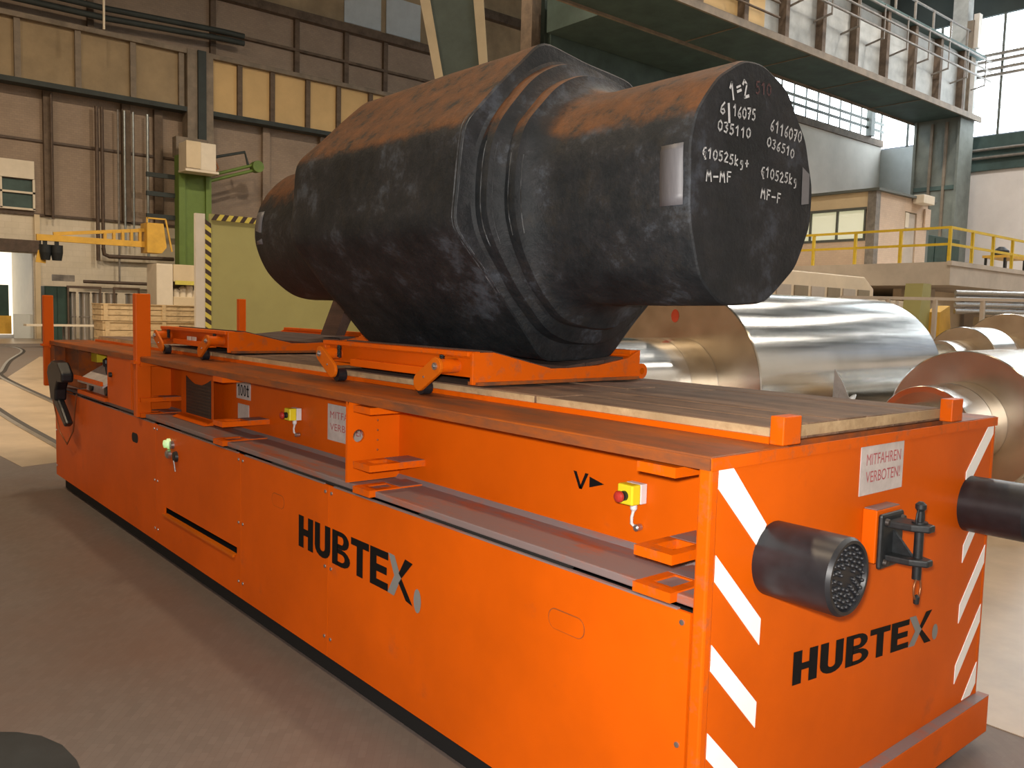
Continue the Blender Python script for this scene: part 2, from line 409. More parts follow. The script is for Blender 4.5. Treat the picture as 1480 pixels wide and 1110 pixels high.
# lit doorway at the far left: room behind
dr=thing('door_1',(7.4,YB,0),'open doorway with a bright lit room beyond',None,None,'structure')
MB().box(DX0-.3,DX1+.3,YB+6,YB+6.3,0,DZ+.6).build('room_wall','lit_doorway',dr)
MB().box(DX1+.05,DX1+.3,YB+.4,YB+6,0,DZ+.6).build('room_wall','box_white',dr)
MB().box(DX0,DX0+.3,YB-.12,YB+.4,0,DZ).build('door_frame','pipe_brown',dr)
MB().box(9.7,9.95,YB-.15,YB,0,6.4).build('door_frame','cabinet_cream',dr)
MB().box(DX0-.2,DX1+.3,YB-.35,YB-.02,DZ+.05,DZ+.65).build('shutter_box','pipe_brown',dr)
MB().box(8.75,9.62,YB+.3,YB+.36,.0,1.25).build('low_board','pale_blue_wall',dr)
MB().box(6.6,8.75,YB+.9,YB+1.1,.2,1.15).build('barrier_board','crane_yellow',dr)
MB().box(6.6,8.7,YB+1.2,YB+1.4,1.1,2.75).build('dark_screen','dark_green_door',dr)
# side panel above the door: louvred white box with window
lv=tag(thing('window_1',(8.,YB-.1,6.5),'white framed gallery window above the doorway',None),None,None,None,'structure')
MB().box(6.5,9.72,YB-.25,YB,8.15,9.05).build('blind_box','box_white',lv)
for x in (6.5,8.23,9.7): MB().box(x-.05,x+.05,YB-.2,YB-.05,6.6,8.15).build('mullion','box_white',lv)
for z in (6.62,7.45): MB().box(6.5,9.75,YB-.2,YB-.05,z-.05,z+.05).build('transom','box_white',lv)
MB().box(6.55,9.65,YB-.08,YB-.02,6.6,8.1).build('pane','girder_dark',lv)
# bay wall behind the platform (faces the camera) with its window band
b=MB();b.box(33,HX1,23.5,23.8,0,11.7);wbay=tag(b.build('wall_bay','grey_wall'),'grey wall of the right-hand bay behind the office',None,None,'structure')
MB().box(21.3,33,23.5,23.8,0,13.3).build('dark_cladding','girder_dark',wbay)
MB().box(33,HX1,23.4,23.5,11.55,11.9).build('sill_beam','girder_rust',wbay)
MB().box(33,HX1,23.5,23.8,15.5,HZ).build('wall_top','grey_wall',wbay)
w2=thing('window_2',(39,23.6,11.9),'long band of bright daylight panes behind the crane girder',None,None,'structure')
for i in range(12): MB().box(33+i*1.08+.03,33+(i+1)*1.08-.03,23.6,23.64,11.9,15.5).build('pane','daylight_pane',w2)
for i in range(13): MB().box(33+i*1.08-.05,33+i*1.08+.05,23.56,23.68,11.9,15.5).build('glazing_bar','window_frame',w2)
for z in (12.35,12.75): MB().box(33,HX1,23.4,23.45,z-.07,z+.07).build('transom','window_frame',w2)
for z in (13.55,13.95,14.3): MB().box(33,41.5,23.2,23.45,z-.08,z+.08).build('transom','window_frame',w2)
MB().box(44.2,44.6,23.2,23.5,11.9,15.5).build('mullion','window_frame',w2)
# right wall with tall windows
b=MB();b.box(HX1,HX1+.4,HY0,23.8,0,11.4);wr=tag(b.build('wall_right','pink_wall'),'pale wall at the far right',None,None,'structure')
MB().box(HX1,HX1+.4,23.8,HY1,0,HZ).build('wall_section','grey_wall',wr)
MB().box(HX1-.02,HX1,19.8,23.5,3.9,11.4).build('pale_panel','pale_blue_wall',wr)
MB().box(HX1,HX1+.4,HY0,23.8,17.3,HZ).build('wall_top','roof_dark',wr)
MB().box(HX1-.15,HX1,HY0,19,9.7,11.4).build('dado_band','girder_dark',wr)
for z in (10.3,10.7): MB().tube([(HX1-.3,HY0,z),(HX1-.3,19,z)],.07).build('pipe','pipe_grey',wr)
w3=thing('window_3',(HX1,8,11.4),'tall bright windows in the wall at the far right',None,None,'structure')
for i in range(16):
    for z0,z1 in ((11.5,14.6),(14.7,17.25)): MB().box(HX1+.05,HX1+.09,23.6-(i+1)*1.5+.03,23.6-i*1.5-.03,z0,z1).build('pane','daylight_pane',w3)
for i in range(17): MB().box(HX1,HX1+.12,23.6-i*1.5-.06,23.6-i*1.5+.06,11.4,17.3).build('glazing_bar','window_frame',w3)
for z in (14.35,14.65,15.05,15.35): MB().box(HX1-.15,HX1,-.5,23.5,z-.07,z+.07).build('transom','pipe_grey',w3)
# ================================================================== HALL LAMPS (real lamps under the roof)
def lamp(x,y,z,label,watt=1.0,col=LAMP_COL):
    t=thing('high_bay_lamp',(x,y,z),label,'lamp','high bay lamps under the roof')
    MB().lathe((x,y,z),(0,0,1),[(0.02,.62),(.25,.5),(.5,.22),(.75,.18),(.75,0)],24).build('reflector','pipe_grey',t)
    MB().lathe((x,y,z),(0,0,1),[(.1,0),(.1,.5)],24).build('lens','lamp_glow',t)
    MB().tube([(x,y,z+.7),(x,y,HZ-.02)],.03,6).build('drop_rod','pipe_grey',t)
    l=bpy.data.lights.new('lamp_light','AREA');l.shape='DISK';l.size=1.1;l.energy=LAMP_W*watt;l.color=col
    o=bpy.data.objects.new('lamp_light',l);COL.objects.link(o);o.parent=t;o.location=(0,0,-.02)
WT={(-7,-8):.35,(-7,3):.5,(-7,14):2.0,(-7,27):3.0,(6,-8):.3,(6,3):.3,(6,14):.7,(6,27):3.4,(20,-8):.5,(20,3):.7,(20,14):1.0,(20,27):3.4,(35,-8):.9,(35,3):1.3,(35,14):1.3}
for x,nx in ((-7,'left'),(6,'centre left'),(20,'centre right'),(35,'right')):
    for y,ny in ((-8,'behind the camera'),(3,'over the transporter'),(14,'before the girder'),(27,'towards the far wall')):
        if (x,y) in WT: lamp(x,y,21.,f'round high bay lamp under the roof, {nx} row, {ny}',WT[(x,y)],{20:(1,.84,.64),35:(1,.92,.82)}.get(x,LAMP_COL))

# ================================================================== FAR GIRDER AND WALL FITTINGS
def S(x,z,y): s=y/50.;return x*s,1.94+(z-1.94)*s
g=thing('runway_girder',(16,YB-.8,12.7),'tan plated crane girder running along the far wall','girder')
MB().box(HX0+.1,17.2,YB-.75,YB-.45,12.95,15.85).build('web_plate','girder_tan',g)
MB().box(18.7,HX1-.1,YB-.75,YB-.45,12.95,15.95).build('web_plate','girder_tan_lit',g)
MB().box(HX0+.1,HX1-.1,YB-1.1,YB-.3,12.7,12.95).build('bottom_flange','far_dark',g)
MB().box(HX0+.1,HX1-.1,YB-1.1,YB-.3,15.85,16.1).build('top_flange','girder_edge',g)
for x in (1.2,4,6.6,8.95,11.7,14.4,16.95,20.3,22.3,24.6,26.7,29,31.5,34,37,40,43): MB().box(x-.14,x+.14,YB-.95,YB-.75,12.95,15.85).build('stiffener','girder_rust' if x>18 else 'girder_edge',g)
MB().box(17.2,18.65,YB-1.15,YB-.3,11.0,16.1).build('bearing_post','girder_edge',g)
MB().box(17.75,18.2,YB-1.3,YB-1.15,11.0,16.1).build('bearing_rib','far_dark',g)
# green column with grey box and arm
gc=thing('steel_column',(17.1,48,0),'green painted steel column against the far wall','column')
x0,z0=S(16.95,10.4,48);x1,_=S(18.8,10,48)
MB().box(x0,x0+.35,47.6,48.3,0,z0).build('flange','green_paint',gc)
MB().box(x1-.3,x1,47.6,48.3,0,z0).build('flange','green_paint',gc)
MB().box(x0+.3,x1-.3,47.75,48.2,0,z0-.1).build('web','green_paint',gc)
MB().box(x0-.1,x1+.1,47.5,48.4,0,.15).build('base_plate','pipe_brown',gc)
MB().box(x0,x1,48.0,48.6,z0,11.1).build('head_bracket','girder_edge',gc)
for z in (8.9,7.9,6.7): MB().box(x0-1.5,x0,48.2,48.35,z-.12,z+.12).build('tie_bar','far_dark',gc)
ub=thing('heater_unit',(17.4,47,9.3),'white boxy heater unit mounted on the green column','heater')
x0,z1=S(17.3,11.2,47);x1,zb=S(19.0,9.65,47)
MB().box(x0,x1,46.4,47.6,zb,z1).build('casing','box_white',ub,.03)
MB().box(x0-.02,x0+.75,46.35,46.4,zb+.05,z1).build('side_cover','cabinet_cream',ub)
MB().box(x0-.05,x1+.15,46.4,47.5,zb-.12,zb).build('drip_tray','box_white',ub)
MB().tube([(x1,47,z1-.3),(x1+.35,47,zb+.3),(x1+.1,47,zb)],.05,6).build('pipe','copper',ub)
ga=thing('bracket_arm',(18.5,47.8,9.5),'green tubular bracket arm reaching right from the column','bracket')
xa,za=S(18.9,9.35,47.8);xb,zb2=S(21.7,10.35,47.8)
for d in (-.15,.15): MB().tube([(xa,47.8,za+d),(xb,47.8,zb2+d)],.09,8).build('arm_tube','green_paint',ga)
MB().lathe((xb,47.5,zb2),(0,1,0),[(0,0),(0,.33),(.5,.33),(.5,0)],20).build('arm_head','green_paint',ga)
MB().tube([(xa+.3,47.8,za+1.2),(xb-.7,47.8,za+1.7),(xb-.5,47.8,za+1.0)],.08,8).build('hose','far_dark',ga)
# pipes on the far wall
def pipe(x,ztop,zbot,r,mat,label):
    t=tag(MB().tube([(x,YB-.45,zbot),(x,YB-.45,ztop)],r,8).build('wall_pipe',mat),label,'pipe','pipes on the far wall');return t
pipe(10.5,12.6,6.2,.06,'pipe_brown','thin brown wall pipe left of the brick pilaster')
pipe(12.66,12.3,4.2,.10,'pipe_brown','brown wall pipe with a bend above the yellow jib')
pipe(12.92,12.3,4.9,.09,'pipe_brown','second brown wall pipe close beside the first')
pipe(13.72,12.3,3.,.05,'pipe_grey','thin grey wall pipe between the brown pair and the pale pair')
pipe(14.05,12.3,5,.06,'pipe_steel','pale steel wall pipe behind the jib ribs')
pipe(14.5,12.3,5,.05,'pipe_steel','thinner pale steel wall pipe right of its twin')
pipe(15.25,12.3,4.4,.07,'pipe_steel','pale steel wall pipe nearest the green column')
tag(MB().tube([(12.9,YB-.5,4.9),(12.95,YB-.5,4.55),(13.2,YB-.5,4.45),(16.6,YB-.5,4.5)],.11,8).build('header_pipe','pipe_brown'),'dark horizontal header pipe below the yellow jib','pipe')
tag(MB().tube([(11.9,YB-.5,3.05),(16.9,YB-.5,3.05)],.09,8).build('header_pipe','pipe_brown'),'brown horizontal pipe low on the far wall above the drums','pipe')
tag(MB().tube([(HX0,YB-1.,16.75),(13,YB-1.,16.75),(19.3,YB-1.,17.1),(20.5,YB-1,17.1)],.16,8).build('ceiling_pipe','far_dark'),'dark pipe high above the tan girder','pipe')
tag(MB().tube([(HX0,YB-1.,17.25),(13,YB-1.,17.25),(19.3,YB-1.,17.5),(20.5,YB-1,17.5)],.16,8).build('ceiling_pipe','far_dark'),'second dark pipe running just above the first','pipe')
tag(MB().tube([(12.15,46,15.3),(12.2,46,HZ)],.06,6).build('hanging_cable','box_white'),'thin pale cable hanging in front of the tan girder','cable')
# yellow wall jib crane with hoists
yj=44.;j=thing('jib_crane',(13.5,yj,4.5),'yellow slewing jib crane arm on the far wall','crane')
def Sj(x,z): return S(x,z,yj)
xt,zt=Sj(9.8,5.25);xr,zr=Sj(16.2,5.25);xk,zk=Sj(15.15,6.55);xe,ze=Sj(16.15,6.6)
MB().box(xt,xr,yj-.12,yj+.12,zt-.14,zt+.14).build('boom','crane_yellow',j)
MB().beam((xt+.7,yj,zt+.2),(xk,yj,zk-.45),.14,.16).build('tie_bar','crane_yellow',j)
for k in range(5):
    xx=xt+(xk-xt)*(.62+.085*k);MB().box(xx-.06,xx+.06,yj-.1,yj+.1,zt,zt+.3+.95*(.62+.085*k)-.45).build('strut','crane_yellow',j)
MB().prism([(xk,zt-.4),(xk,zk-.1),(xe-.1,zk-.1),(xe+.05,zt-.1),(xk+.7,zt-.4)],lambda u,v,t:(u,t,v),yj-.5,yj+.5).build('housing','crane_yellow',j)
for p,q in (((xk,zk+.12),(xe,zk+.12)),((xk,zk-.1),(xk,zk+.15)),((xe,zk+.12),(xe+.3,zt-.3))): MB().beam((p[0],yj-.5,p[1]),(q[0],yj-.5,q[1]),.07,.07).build('guard_rail','crane_yellow',j)
for px,lab in ((10.2,'black electric hoist nearest the tip of the yellow jib'),(10.75,'black electric hoist second from the tip of the jib')):
    xh,zh=Sj(px,4.95);h=thing('chain_hoist',(xh,yj,zh-.8),lab,'hoist','hoists under the yellow jib')
    MB().lathe((xh,yj,zh-.75),(0,0,1),[(0,0),(0,.2),(.35,.26),(.7,.26),(.7,0)],14).build('motor','dark_steel',h)
    MB().box(xh-.08,xh+.08,yj-.08,yj+.08,zh-.05,zh+.22).build('trolley','dark_steel',h)
xh,zh=Sj(10.1,4.6)
h=thing('hook_block',(xh,yj,zh-.7),'yellow hook block hanging at the tip of the jib','hook')
MB().prism([(-.22,-.2),(.2,-.25),(.25,.25),(-.1,.35)],lambda u,v,t:(xh-.1+u,t,zh-.35+v),yj-.05,yj+.05).build('block','crane_yellow',h)
MB().tube([(xh-.1,yj,zh-.1),(xh-.1,yj,zh+.56)],.03,6).build('chain','dark_steel',h)
# low things before the far wall
cb=thing('machine_cabinet',(15.,44,0),'tall cream machine cabinet below the green column','cabinet')
x0,zt=S(15.6,4.22,44.);x1,_=S(18.45,4.2,44.);xm,_=S(16.5,4.2,44)
MB().box(x0,xm,43.4,44.9,0,zt).build('side_bay','box_white',cb,.03)
MB().box(xm+.02,x1,43.4,44.9,zt-.85,zt).build('top_bay','cabinet_cream',cb,.03)
MB().box(xm+.02,x1,43.4,44.9,0,2.35).build('lower_bay','cabinet_cream',cb,.03)
MB().box(xm+.02,x1,44.2,44.9,2.35,zt-.85).build('recess_back','machine_shade',cb)
MB().box(x1-.12,x1,43.4,44.2,2.35,zt-.85).build('recess_side','cabinet_cream',cb)
MB().box(xm+.1,xm+1.2,43.38,43.42,2.95,3.15).build('warning_plate','hazard_yellow',cb)
for k in range(6):
    xx=xm+.3+k*.33;tag(MB().lathe((xx,43.9,2.35),(0,0,1),[(0,0),(0,.17),(.3+.12*(k%3),.2),(.42+.12*(k%3),.08),(.42+.12*(k%3),0)],10).build('bundle','box_white',cb),'pale wrapped part')
# olive partition with hazard tape
yp=30.;op=thing('partition_screen',(15,yp,0),'olive green partition edged with hazard tape behind the roll','partition')
x0,zt=S(18.6,7.3,yp)
MB().box(x0+.15,x0+9,yp,yp+.1,0,zt).build('panel','olive_panel',op)
MB().box(x0-.35,x0-.02,yp-.02,yp+.15,0,zt-.02).build('edge_post','grey_wall',op)
W=.21
nst=int(zt/.34)
for k in range(nst):
    z=zt-.2-k*.34
    for mt,dz in (('hazard_black',0),('hazard_yellow',.17)):
        MB().prism([(0,z-dz),(W,z-.14-dz),(W,z-.31-dz),(0,z-.17-dz)],lambda u,v,t:(x0-.02+u,t,v),yp-.03,yp-.001).build('hazard_stripe',mt,op)
for k in range(14):
    x=x0+.2+k*.34
    for mt,dx in (('hazard_black',0),('hazard_yellow',.17)):
        MB().prism([(x+dx,zt-W),(x+dx+.17,zt-W),(x+dx+.31,zt),(x+dx+.14,zt)],lambda u,v,t:(u,t,v),yp-.03,yp-.001).build('hazard_stripe',mt,op)
# wooden crates
def crate(x0,x1,y0,y1,z0,z1,n,label):
    t=thing('wooden_crate',((x0+x1)/2,(y0+y1)/2,z0),label,'crate','wooden crates behind the transporter')
    MB().box(x0+.04,x1-.04,y0+.04,y1-.04,z0,z1-.02).build('lining','fresh_wood',t)
    h=(z1-z0)/n
    for k in range(n):
        MB().box(x0,x1,y0,y0+.03,z0+k*h+.015,z0+(k+1)*h-.015).build('board','fresh_wood',t)
        MB().box(x0,x0+.03,y0+.031,y1,z0+k*h+.015,z0+(k+1)*h-.015).build('board','fresh_wood',t)
    for x in (x0+.15,(x0+x1)/2,x1-.15): MB().box(x-.07,x+.07,y0-.03,y0,z0+.02,z1-.02).build('batten','fresh_wood',t)
    MB().box(x0-.02,x1+.02,y0-.02,y1+.02,z1-.02,z1+.01).build('lid','fresh_wood',t)
crate(8.55,12.85,33,34.2,0,1.28,4,'lower long wooden crate standing on the floor behind the transporter')
crate(8.5,12.9,33,34.2,1.30,1.92,3,'upper long wooden crate lying on the lower one')
# dark cupboard, drums and clutter along the wall
dc=thing('tool_cupboard',(10.2,46,0),'dark green cupboard against the far wall by the doorway','cupboard')
x0,zt=S(10.05,2.75,46);x1,_=S(11.2,2.7,46)
MB().box(x0,x1,45.6,46.4,0,zt).build('body','dark_green_door',dc,.02)
MB().box(x0+.05,(x0+x1)/2-.02,45.57,45.6,.1,zt-.08).build('door','dark_green_door',dc)
MB().box((x0+x1)/2+.02,x1-.05,45.57,45.6,.1,zt-.08).build('door','dark_green_door',dc)
MB().box(x0+.3,x1+.2,45.3,45.5,zt+.25,zt+.55).build('name_plate','pipe_grey',dc)
for px,wd,lab in ((11.45,.16,'slim silver standing drum beside the dark green cupboard'),(12.05,.24,'silver standing drum second from the cupboard'),(12.7,.24,'silver standing drum third from the cupboard'),(13.4,.28,'silver standing drum fourth from the cupboard'),(14.6,.42,'wide silver standing drum left of the cream cabinet')):
    xx,zz=S(px,2.5,46);d=thing('steel_drum',(xx,46,0),lab,'drum','silver drums along the far wall')
    MB().lathe((xx,46,0),(0,0,1),[(0,0),(0,wd),(zz,wd),(zz,0)],20).build('shell','silver_drum',d)
    for z in (.05,zz*.5,zz-.05): MB().lathe((xx,46,z-.03),(0,0,1),[(0,wd),(0,wd+.02),(.06,wd+.02),(.06,wd)],20).build('hoop','pipe_grey',d)
for px0,px1,lab in ((11.2,12.9,'brown pipe bracket over the left drums'),(13.5,14.9,'brown pipe bracket over the right drums')):
    xa,za=S(px0,2.75,45.5);xb,_=S(px1,2.7,45.5)
    tag(MB().beam((xa,45.5,za),(xb,45.5,za),.1,.12).beam((xa+.05,45.5,0),(xa+.05,45.5,za),.08,.08).beam((xb-.05,45.5,0),(xb-.05,45.5,za),.08,.08).build('pipe_stand','pipe_brown'),lab,'stand')
bn=thing('work_bench',(9,40,0),'long thin-topped bench in front of the dark cupboard','bench')
xa,za=S(9.2,.75,40);xb,_=S(12.9,.7,40)
MB().box(xa,xb,39.7,40.3,za-.08,za).build('bench_top','box_white',bn)
for x in (xa+1.5,xb-.1):
    for y in (39.75,40.25): MB().box(x-.04,x+.04,y-.04,y+.04,0,za-.08).build('leg','pipe_grey',bn)
# ================================================================== CRANE LEG, NEAR GIRDER, COLUMNS
lg=thing('gantry_leg',(13.9,17.1,0),'dark tapered crane leg with pale flanges behind the roll','crane leg')
tl=Vector((12.27,19.19,11.85));tr=Vector((13.72,18.00,11.85));bl=Vector((13.80,17.02,0));br=Vector((14.10,16.77,0))
nrm=Vector((.64,.76,0)).normalized()
def quadslab(p,q,r,s,th,name,mat,par):
    vs=[p,q,r,s,p+nrm*th,q+nrm*th,r+nrm*th,s+nrm*th];MB().add(vs,[(0,1,2,3),(7,6,5,4),(0,4,5,1),(1,5,6,2),(2,6,7,3),(3,7,4,0)]).build(name,mat,par)
quadslab(bl,br,tr,tl,.25,'web','leg_dark',lg)
def lerp(a,b,t): return a+(b-a)*t
quadslab(bl-nrm*.12,lerp(bl,br,.16)-nrm*.12,lerp(tl,tr,.16)-nrm*.12,tl-nrm*.12,.5,'flange','leg_pale',lg)
quadslab(lerp(bl,br,.84)-nrm*.12,br-nrm*.12,tr-nrm*.12,lerp(tl,tr,.84)-nrm*.12,.5,'flange','leg_pale',lg)
MB().box(13.4,14.4,16.5,17.6,0,.06).build('foot_plate','leg_dark',lg)
ng=thing('runway_girder',(30,19.3,12),'large grey crane girder with dark underside crossing the upper right','girder')
MB().box(HX0+.1,45,18.0,20.6,12.0,12.12).build('bottom_plate','girder_dark',ng)
MB().box(HX0+.1,45,17.97,18.06,11.9,12.16).build('flange_edge','girder_edge',ng)
MB().box(HX0+.1,45,20.55,20.64,11.9,12.16).build('flange_edge','girder_edge',ng)
MB().box(HX0+.1,26.9,18.35,18.5,12.12,14.9).build('web_plate','girder_tan_lit',ng)  # yellow lamplit stretch of the grey web, done in colour
MB().box(26.9,45,18.35,18.5,12.12,14.9).build('web_plate','girder_grey',ng)
MB().box(HX0+.1,45,20.1,20.25,12.12,14.9).build('web_plate','girder_dark',ng)
MB().box(HX0+.1,45,17.95,20.6,14.9,15.05).build('top_plate','girder_dark',ng)
MB().box(HX0+.1,45,18.6,18.75,15.05,15.3).build('crane_rail','steel',ng)
st=None
for k in range(10):
    x=20.4+k*2.5
    o=MB().box(x-.12,x+.12,18.05,18.35,12.12,14.9).build('stiffener','girder_rust',ng)
for z in (14.65,14.2,13.75): MB().tube([(HX0+.1,17.6,z),(44.8,17.6,z)],.045,6).build('conduit','pipe_grey',ng)
for z in (12.6,13.1): MB().tube([(HX0+.1,17.8,z),(27,17.8,z)],.04,6).build('conduit','girder_rust',ng)
for k in range(12):
    x=22.1+k*2.0
    MB().beam((x,18.35,13.3),(x,17.6,13.45),.06,.06).beam((x,17.6,13.4),(x,17.6,14.75),.05,.05).build('bracket','pipe_grey',ng)
for k in range(5): MB().box(25.2+k*4.6,25.24+k*4.6,18.1,20.5,11.97,12.0).build('seam','girder_edge',ng)
for k in range(8):
    x=31+k*1.8;MB().box(x-.04,x+.04,18.3,18.38,15.05,16.1).build('rail_post','pipe_grey',ng)
MB().tube([(20,18.34,16.1),(44.8,18.34,16.1)],.05,6).build('hand_rail','pipe_grey',ng)
sf=thing('crane_end_carriage',(25.3,22,12),'dark crane carriage underside above the roll','crane')
MB().box(21.,30.0,20.7,23.4,12.0,13.2).build('body','girder_dark',sf)
MB().box(21.,30.0,20.7,20.8,13.2,14).build('upstand','girder_dark',sf)
gl=thing('window_4',(22.8,24,12),'small pale pane beside the brown column',None,None,'structure')
for k in range(3): MB().box(21.5+k*1.1,22.55+k*1.1,24.0,24.05,12.2,17).build('pane','pale_blue_wall',gl)
for k in range(4): MB().box(21.45+k*1.1,21.52+k*1.1,23.95,24.1,12.2,17).build('glazing_bar','window_frame',gl)
pc=thing('steel_column',(20.9,24,0),'brown steel column standing behind the top of the roll','column')
MB().box(20.55,20.7,23.7,24.3,0,22).build('flange','girder_rust',pc);MB().box(21.15,21.3,23.7,24.3,0,22).build('flange','leg_dark',pc)
MB().box(20.7,21.15,23.9,24.05,0,22).build('web','girder_rust',pc);MB().box(20.4,21.45,23.6,24.4,0,.12).build('base_plate','girder_rust',pc)
ec=thing('steel_column',(44,19.3,0),'broad dark steel column carrying the right end of the girder','column')
MB().box(43.4,43.55,18.3,20.4,0,12).build('web_plate','column_teal',ec)
MB().box(44.6,44.75,18.3,20.4,0,12).build('web_plate','column_teal',ec)
for y in (18.25,20.35): MB().box(43.3,44.85,y,y+.12,0,12).build('flange','column_teal',ec)
for y in (18.9,19.6): MB().box(43.3,43.4,y-.06,y+.06,4,11.8).build('stiffener','girder_edge',ec)
MB().box(43.33,43.4,18.3,20.4,8.55,8.75).build('tie_plate','girder_dark',ec)
MB().box(43.2,44.9,18.1,20.6,0,.1).build('base_plate','column_teal',ec)
MB().box(43.9,44.5,18.5,19.2,15.05,22).build('roof_post','girder_grey',ec)
MB().box(43.9,44.4,18.2,18.5,12.12,16.6).build('end_post','girder_edge',ec)
MB().box(44.0,44.35,18.0,18.25,15.3,16.9).build('buffer_post','grey_wall',ec)
# ================================================================== RAISED PLATFORM, RAILING, OFFICE
PX,PY,PZ=28.8,12.15,4.0
pf=thing('raised_platform',(36,18,0),'raised grey concrete platform carrying the brick office','platform')
MB().box(PX,43.1,PY,23.45,PZ-.75,PZ).build('slab','platform_grey',pf)
MB().box(43.1,HX1-.3,PY,18.0,PZ-.75,PZ).build('slab','platform_grey',pf)
MB().box(PX-.05,HX1-.3,PY-.05,PY+.1,PZ-.12,PZ+.03).build('kerb','platform_grey',pf)
for x in (32.2,37,42.5):
    for y in (14.5,21.5): MB().box(x-.3,x+.3,y-.3,y+.3,0,PZ-.75).build('support','platform_grey',pf)
MB().box(31.5,HX1-.5,15.,15.3,0,PZ-.75).build('back_wall','cream_machine',pf)
rl=thing('guard_railing',(PX+.1,PY+.1,PZ),'yellow tubular guard railing along the platform edge','railing')
e=.12
for y in [PY+e+k*1.62 for k in range(6)]: MB().box(PX+e-.045,PX+e+.045,y-.045,y+.045,PZ,PZ+1.12).build('post','rail_yellow',rl)
for x in [PX+e+1.75*k for k in range(1,9)]: MB().box(x-.045,x+.045,PY+e-.045,PY+e+.045,PZ,PZ+1.12).build('post','rail_yellow',rl)
for z in (PZ+.58,PZ+1.12):
    MB().beam((PX+e,PY+e,z),(PX+e,PY+e+9.,z),.07,.08).build('rail','rail_yellow',rl)
    MB().beam((PX+e,PY+e,z),(PX+e+14.2,PY+e,z),.07,.08).build('rail','rail_yellow',rl)
of=thing('site_office',(34.8,19,PZ),'flat-roofed brick office with lit windows on the platform','office')
OX0,OX1,OY0,OY1,OZ=32.5,37.0,16.7,23.3,7.1
MB().box(OX0+.02,OX0+.22,OY0,OY1,PZ,5.2).build('wall','office_brick',of)
MB().box(OX0+.02,OX0+.22,OY0,OY1,6.5,OZ).build('wall','cabinet_cream',of)
MB().box(OX0+.02,OX0+.22,OY0,17.05,5.2,6.5).build('wall','office_brick',of)
MB().box(OX0+.22,35.0,OY0,OY0+.2,PZ,OZ).build('wall','office_brick',of)
MB().box(36.05,OX1,OY0,OY0+.2,PZ,OZ).build('wall','office_brick',of)
MB().box(35.0,36.05,OY0,OY0+.2,6.55,OZ).build('wall','office_brick',of)
MB().box(OX0-.05,OX0+.3,OY0-.05,OY0+.3,PZ,OZ).build('corner_pier','pipe_grey',of)
MB().box(OX0-.15,OX1+.4,OY0-.2,OY1,OZ,OZ+.1).build('roof','window_frame',of)
MB().box(OX0+1.5,OX0+1.6,OY0+.3,OY1-.2,PZ,OZ).build('room_wall','lit_room',of)
for k in range(5):
    f=MB().box(OX0+.02,OX0+.14,17.08+k*1.18,17.12+k*1.18+.04,5.2,6.5).build('mullion','window_frame',of)
    MB().box(OX0+.1,OX0+.12,17.16+k*1.18,17.12+(k+1)*1.18-.04,5.28,6.42).build('pane','lit_room',of)
for z in (5.24,6.46): MB().box(OX0+.0,OX0+.16,17.05,OY1,z-.05,z+.05).build('window_rail','window_frame',of)
MB().box(35.05,36.0,OY0+.05,OY0+.1,PZ+.02,6.5).build('door','platform_grey',of)
MB().box(35.0,35.3,OY0-.03,OY0+.02,5.9,6.5).build('notice','box_white',of)
MB().box(35.5,36.5,OY0-.5,OY0-.05,6.9,7.25).build('cooling_unit','box_white',of,.02)
MB().box(36.6,37.1,OY0-.1,OY0-.03,6.0,6.8).build('meter_box','office_brick',of)
MB().box(37.5,37.9,17.,17.1,PZ,6.).build('downpipe','column_teal',of)
dk=thing('switch_cabinet',(39.5,17,PZ),'dark teal cabinet beyond the office door','cabinet')
MB().box(37.6,41.6,17.2,18.,PZ,5.9).build('body','dark_green_door',dk,.03)
for k in range(3): MB().box(37.7+k*1.3,38.9+k*1.3,17.17,17.2,PZ+.1,5.8).build('door','dark_green_door',dk)
tb=thing('small_table',(37,13.4,PZ),'small brown table behind the yellow railing','table')
MB().box(36.,38.2,13.1,14.,PZ+.62,PZ+.72).build('table_top','crane_yellow',tb)
for x in (36.1,38.1):
    for y in (13.2,13.9): MB().box(x-.04,x+.04,y-.04,y+.04,PZ,PZ+.62).build('leg','dark_steel',tb)
tag(MB().lathe((36.5,13.5,PZ+.72),(0,0,1),[(0,0),(0,.3),(.2,.28),(.35,.1),(.35,0)],14).build('cloth_bundle','dark_steel'),'dark bundle lying on the small brown table','bundle')
cbx=thing('control_cabinet',(43,13.5,PZ),'pale grey cabinet at the far right of the platform','cabinet')
MB().box(42.2,44.5,13.4,14.2,PZ,6.1).build('body','grey_wall',cbx,.03);MB().box(42.3,43.3,13.37,13.4,PZ+.15,6.).build('door','grey_wall',cbx)
# machines under the platform
mc=thing('coil_line_machine',(25,14,0),'long cream machine housing under the platform edge','machine')
my=13.2
MB().prism([(20.,0),(20.,2.9),(20.6,3.35),(25.3,3.35),(25.9,3.0),(25.9,0)],lambda u,v,t:(u,t,v),my,my+1.5).build('housing','cream_machine',mc,.03)
for k in range(6): MB().box(20.5+k*.88,21.2+k*.88,my-.03,my,2.35,2.95).build('hatch','machine_shade' if k%2 else 'platform_grey',mc)
MB().box(25.9,31.2,my+.2,my+1.2,0,2.7).build('lower_housing','box_white',mc,.02)
for k in range(4): MB().box(26.6+k*1.2,26.72+k*1.2,my+.15,my+.2,0,2.7).build('rib','platform_grey',mc)
op2=tag(MB().prism([(24.0,0),(24.4,3.1),(24.9,3.1),(25.0,0)],lambda u,v,t:(u,t,v),11.0,11.5).build('support_fin','olive_panel'),'olive green support fin right of the large coil','support')
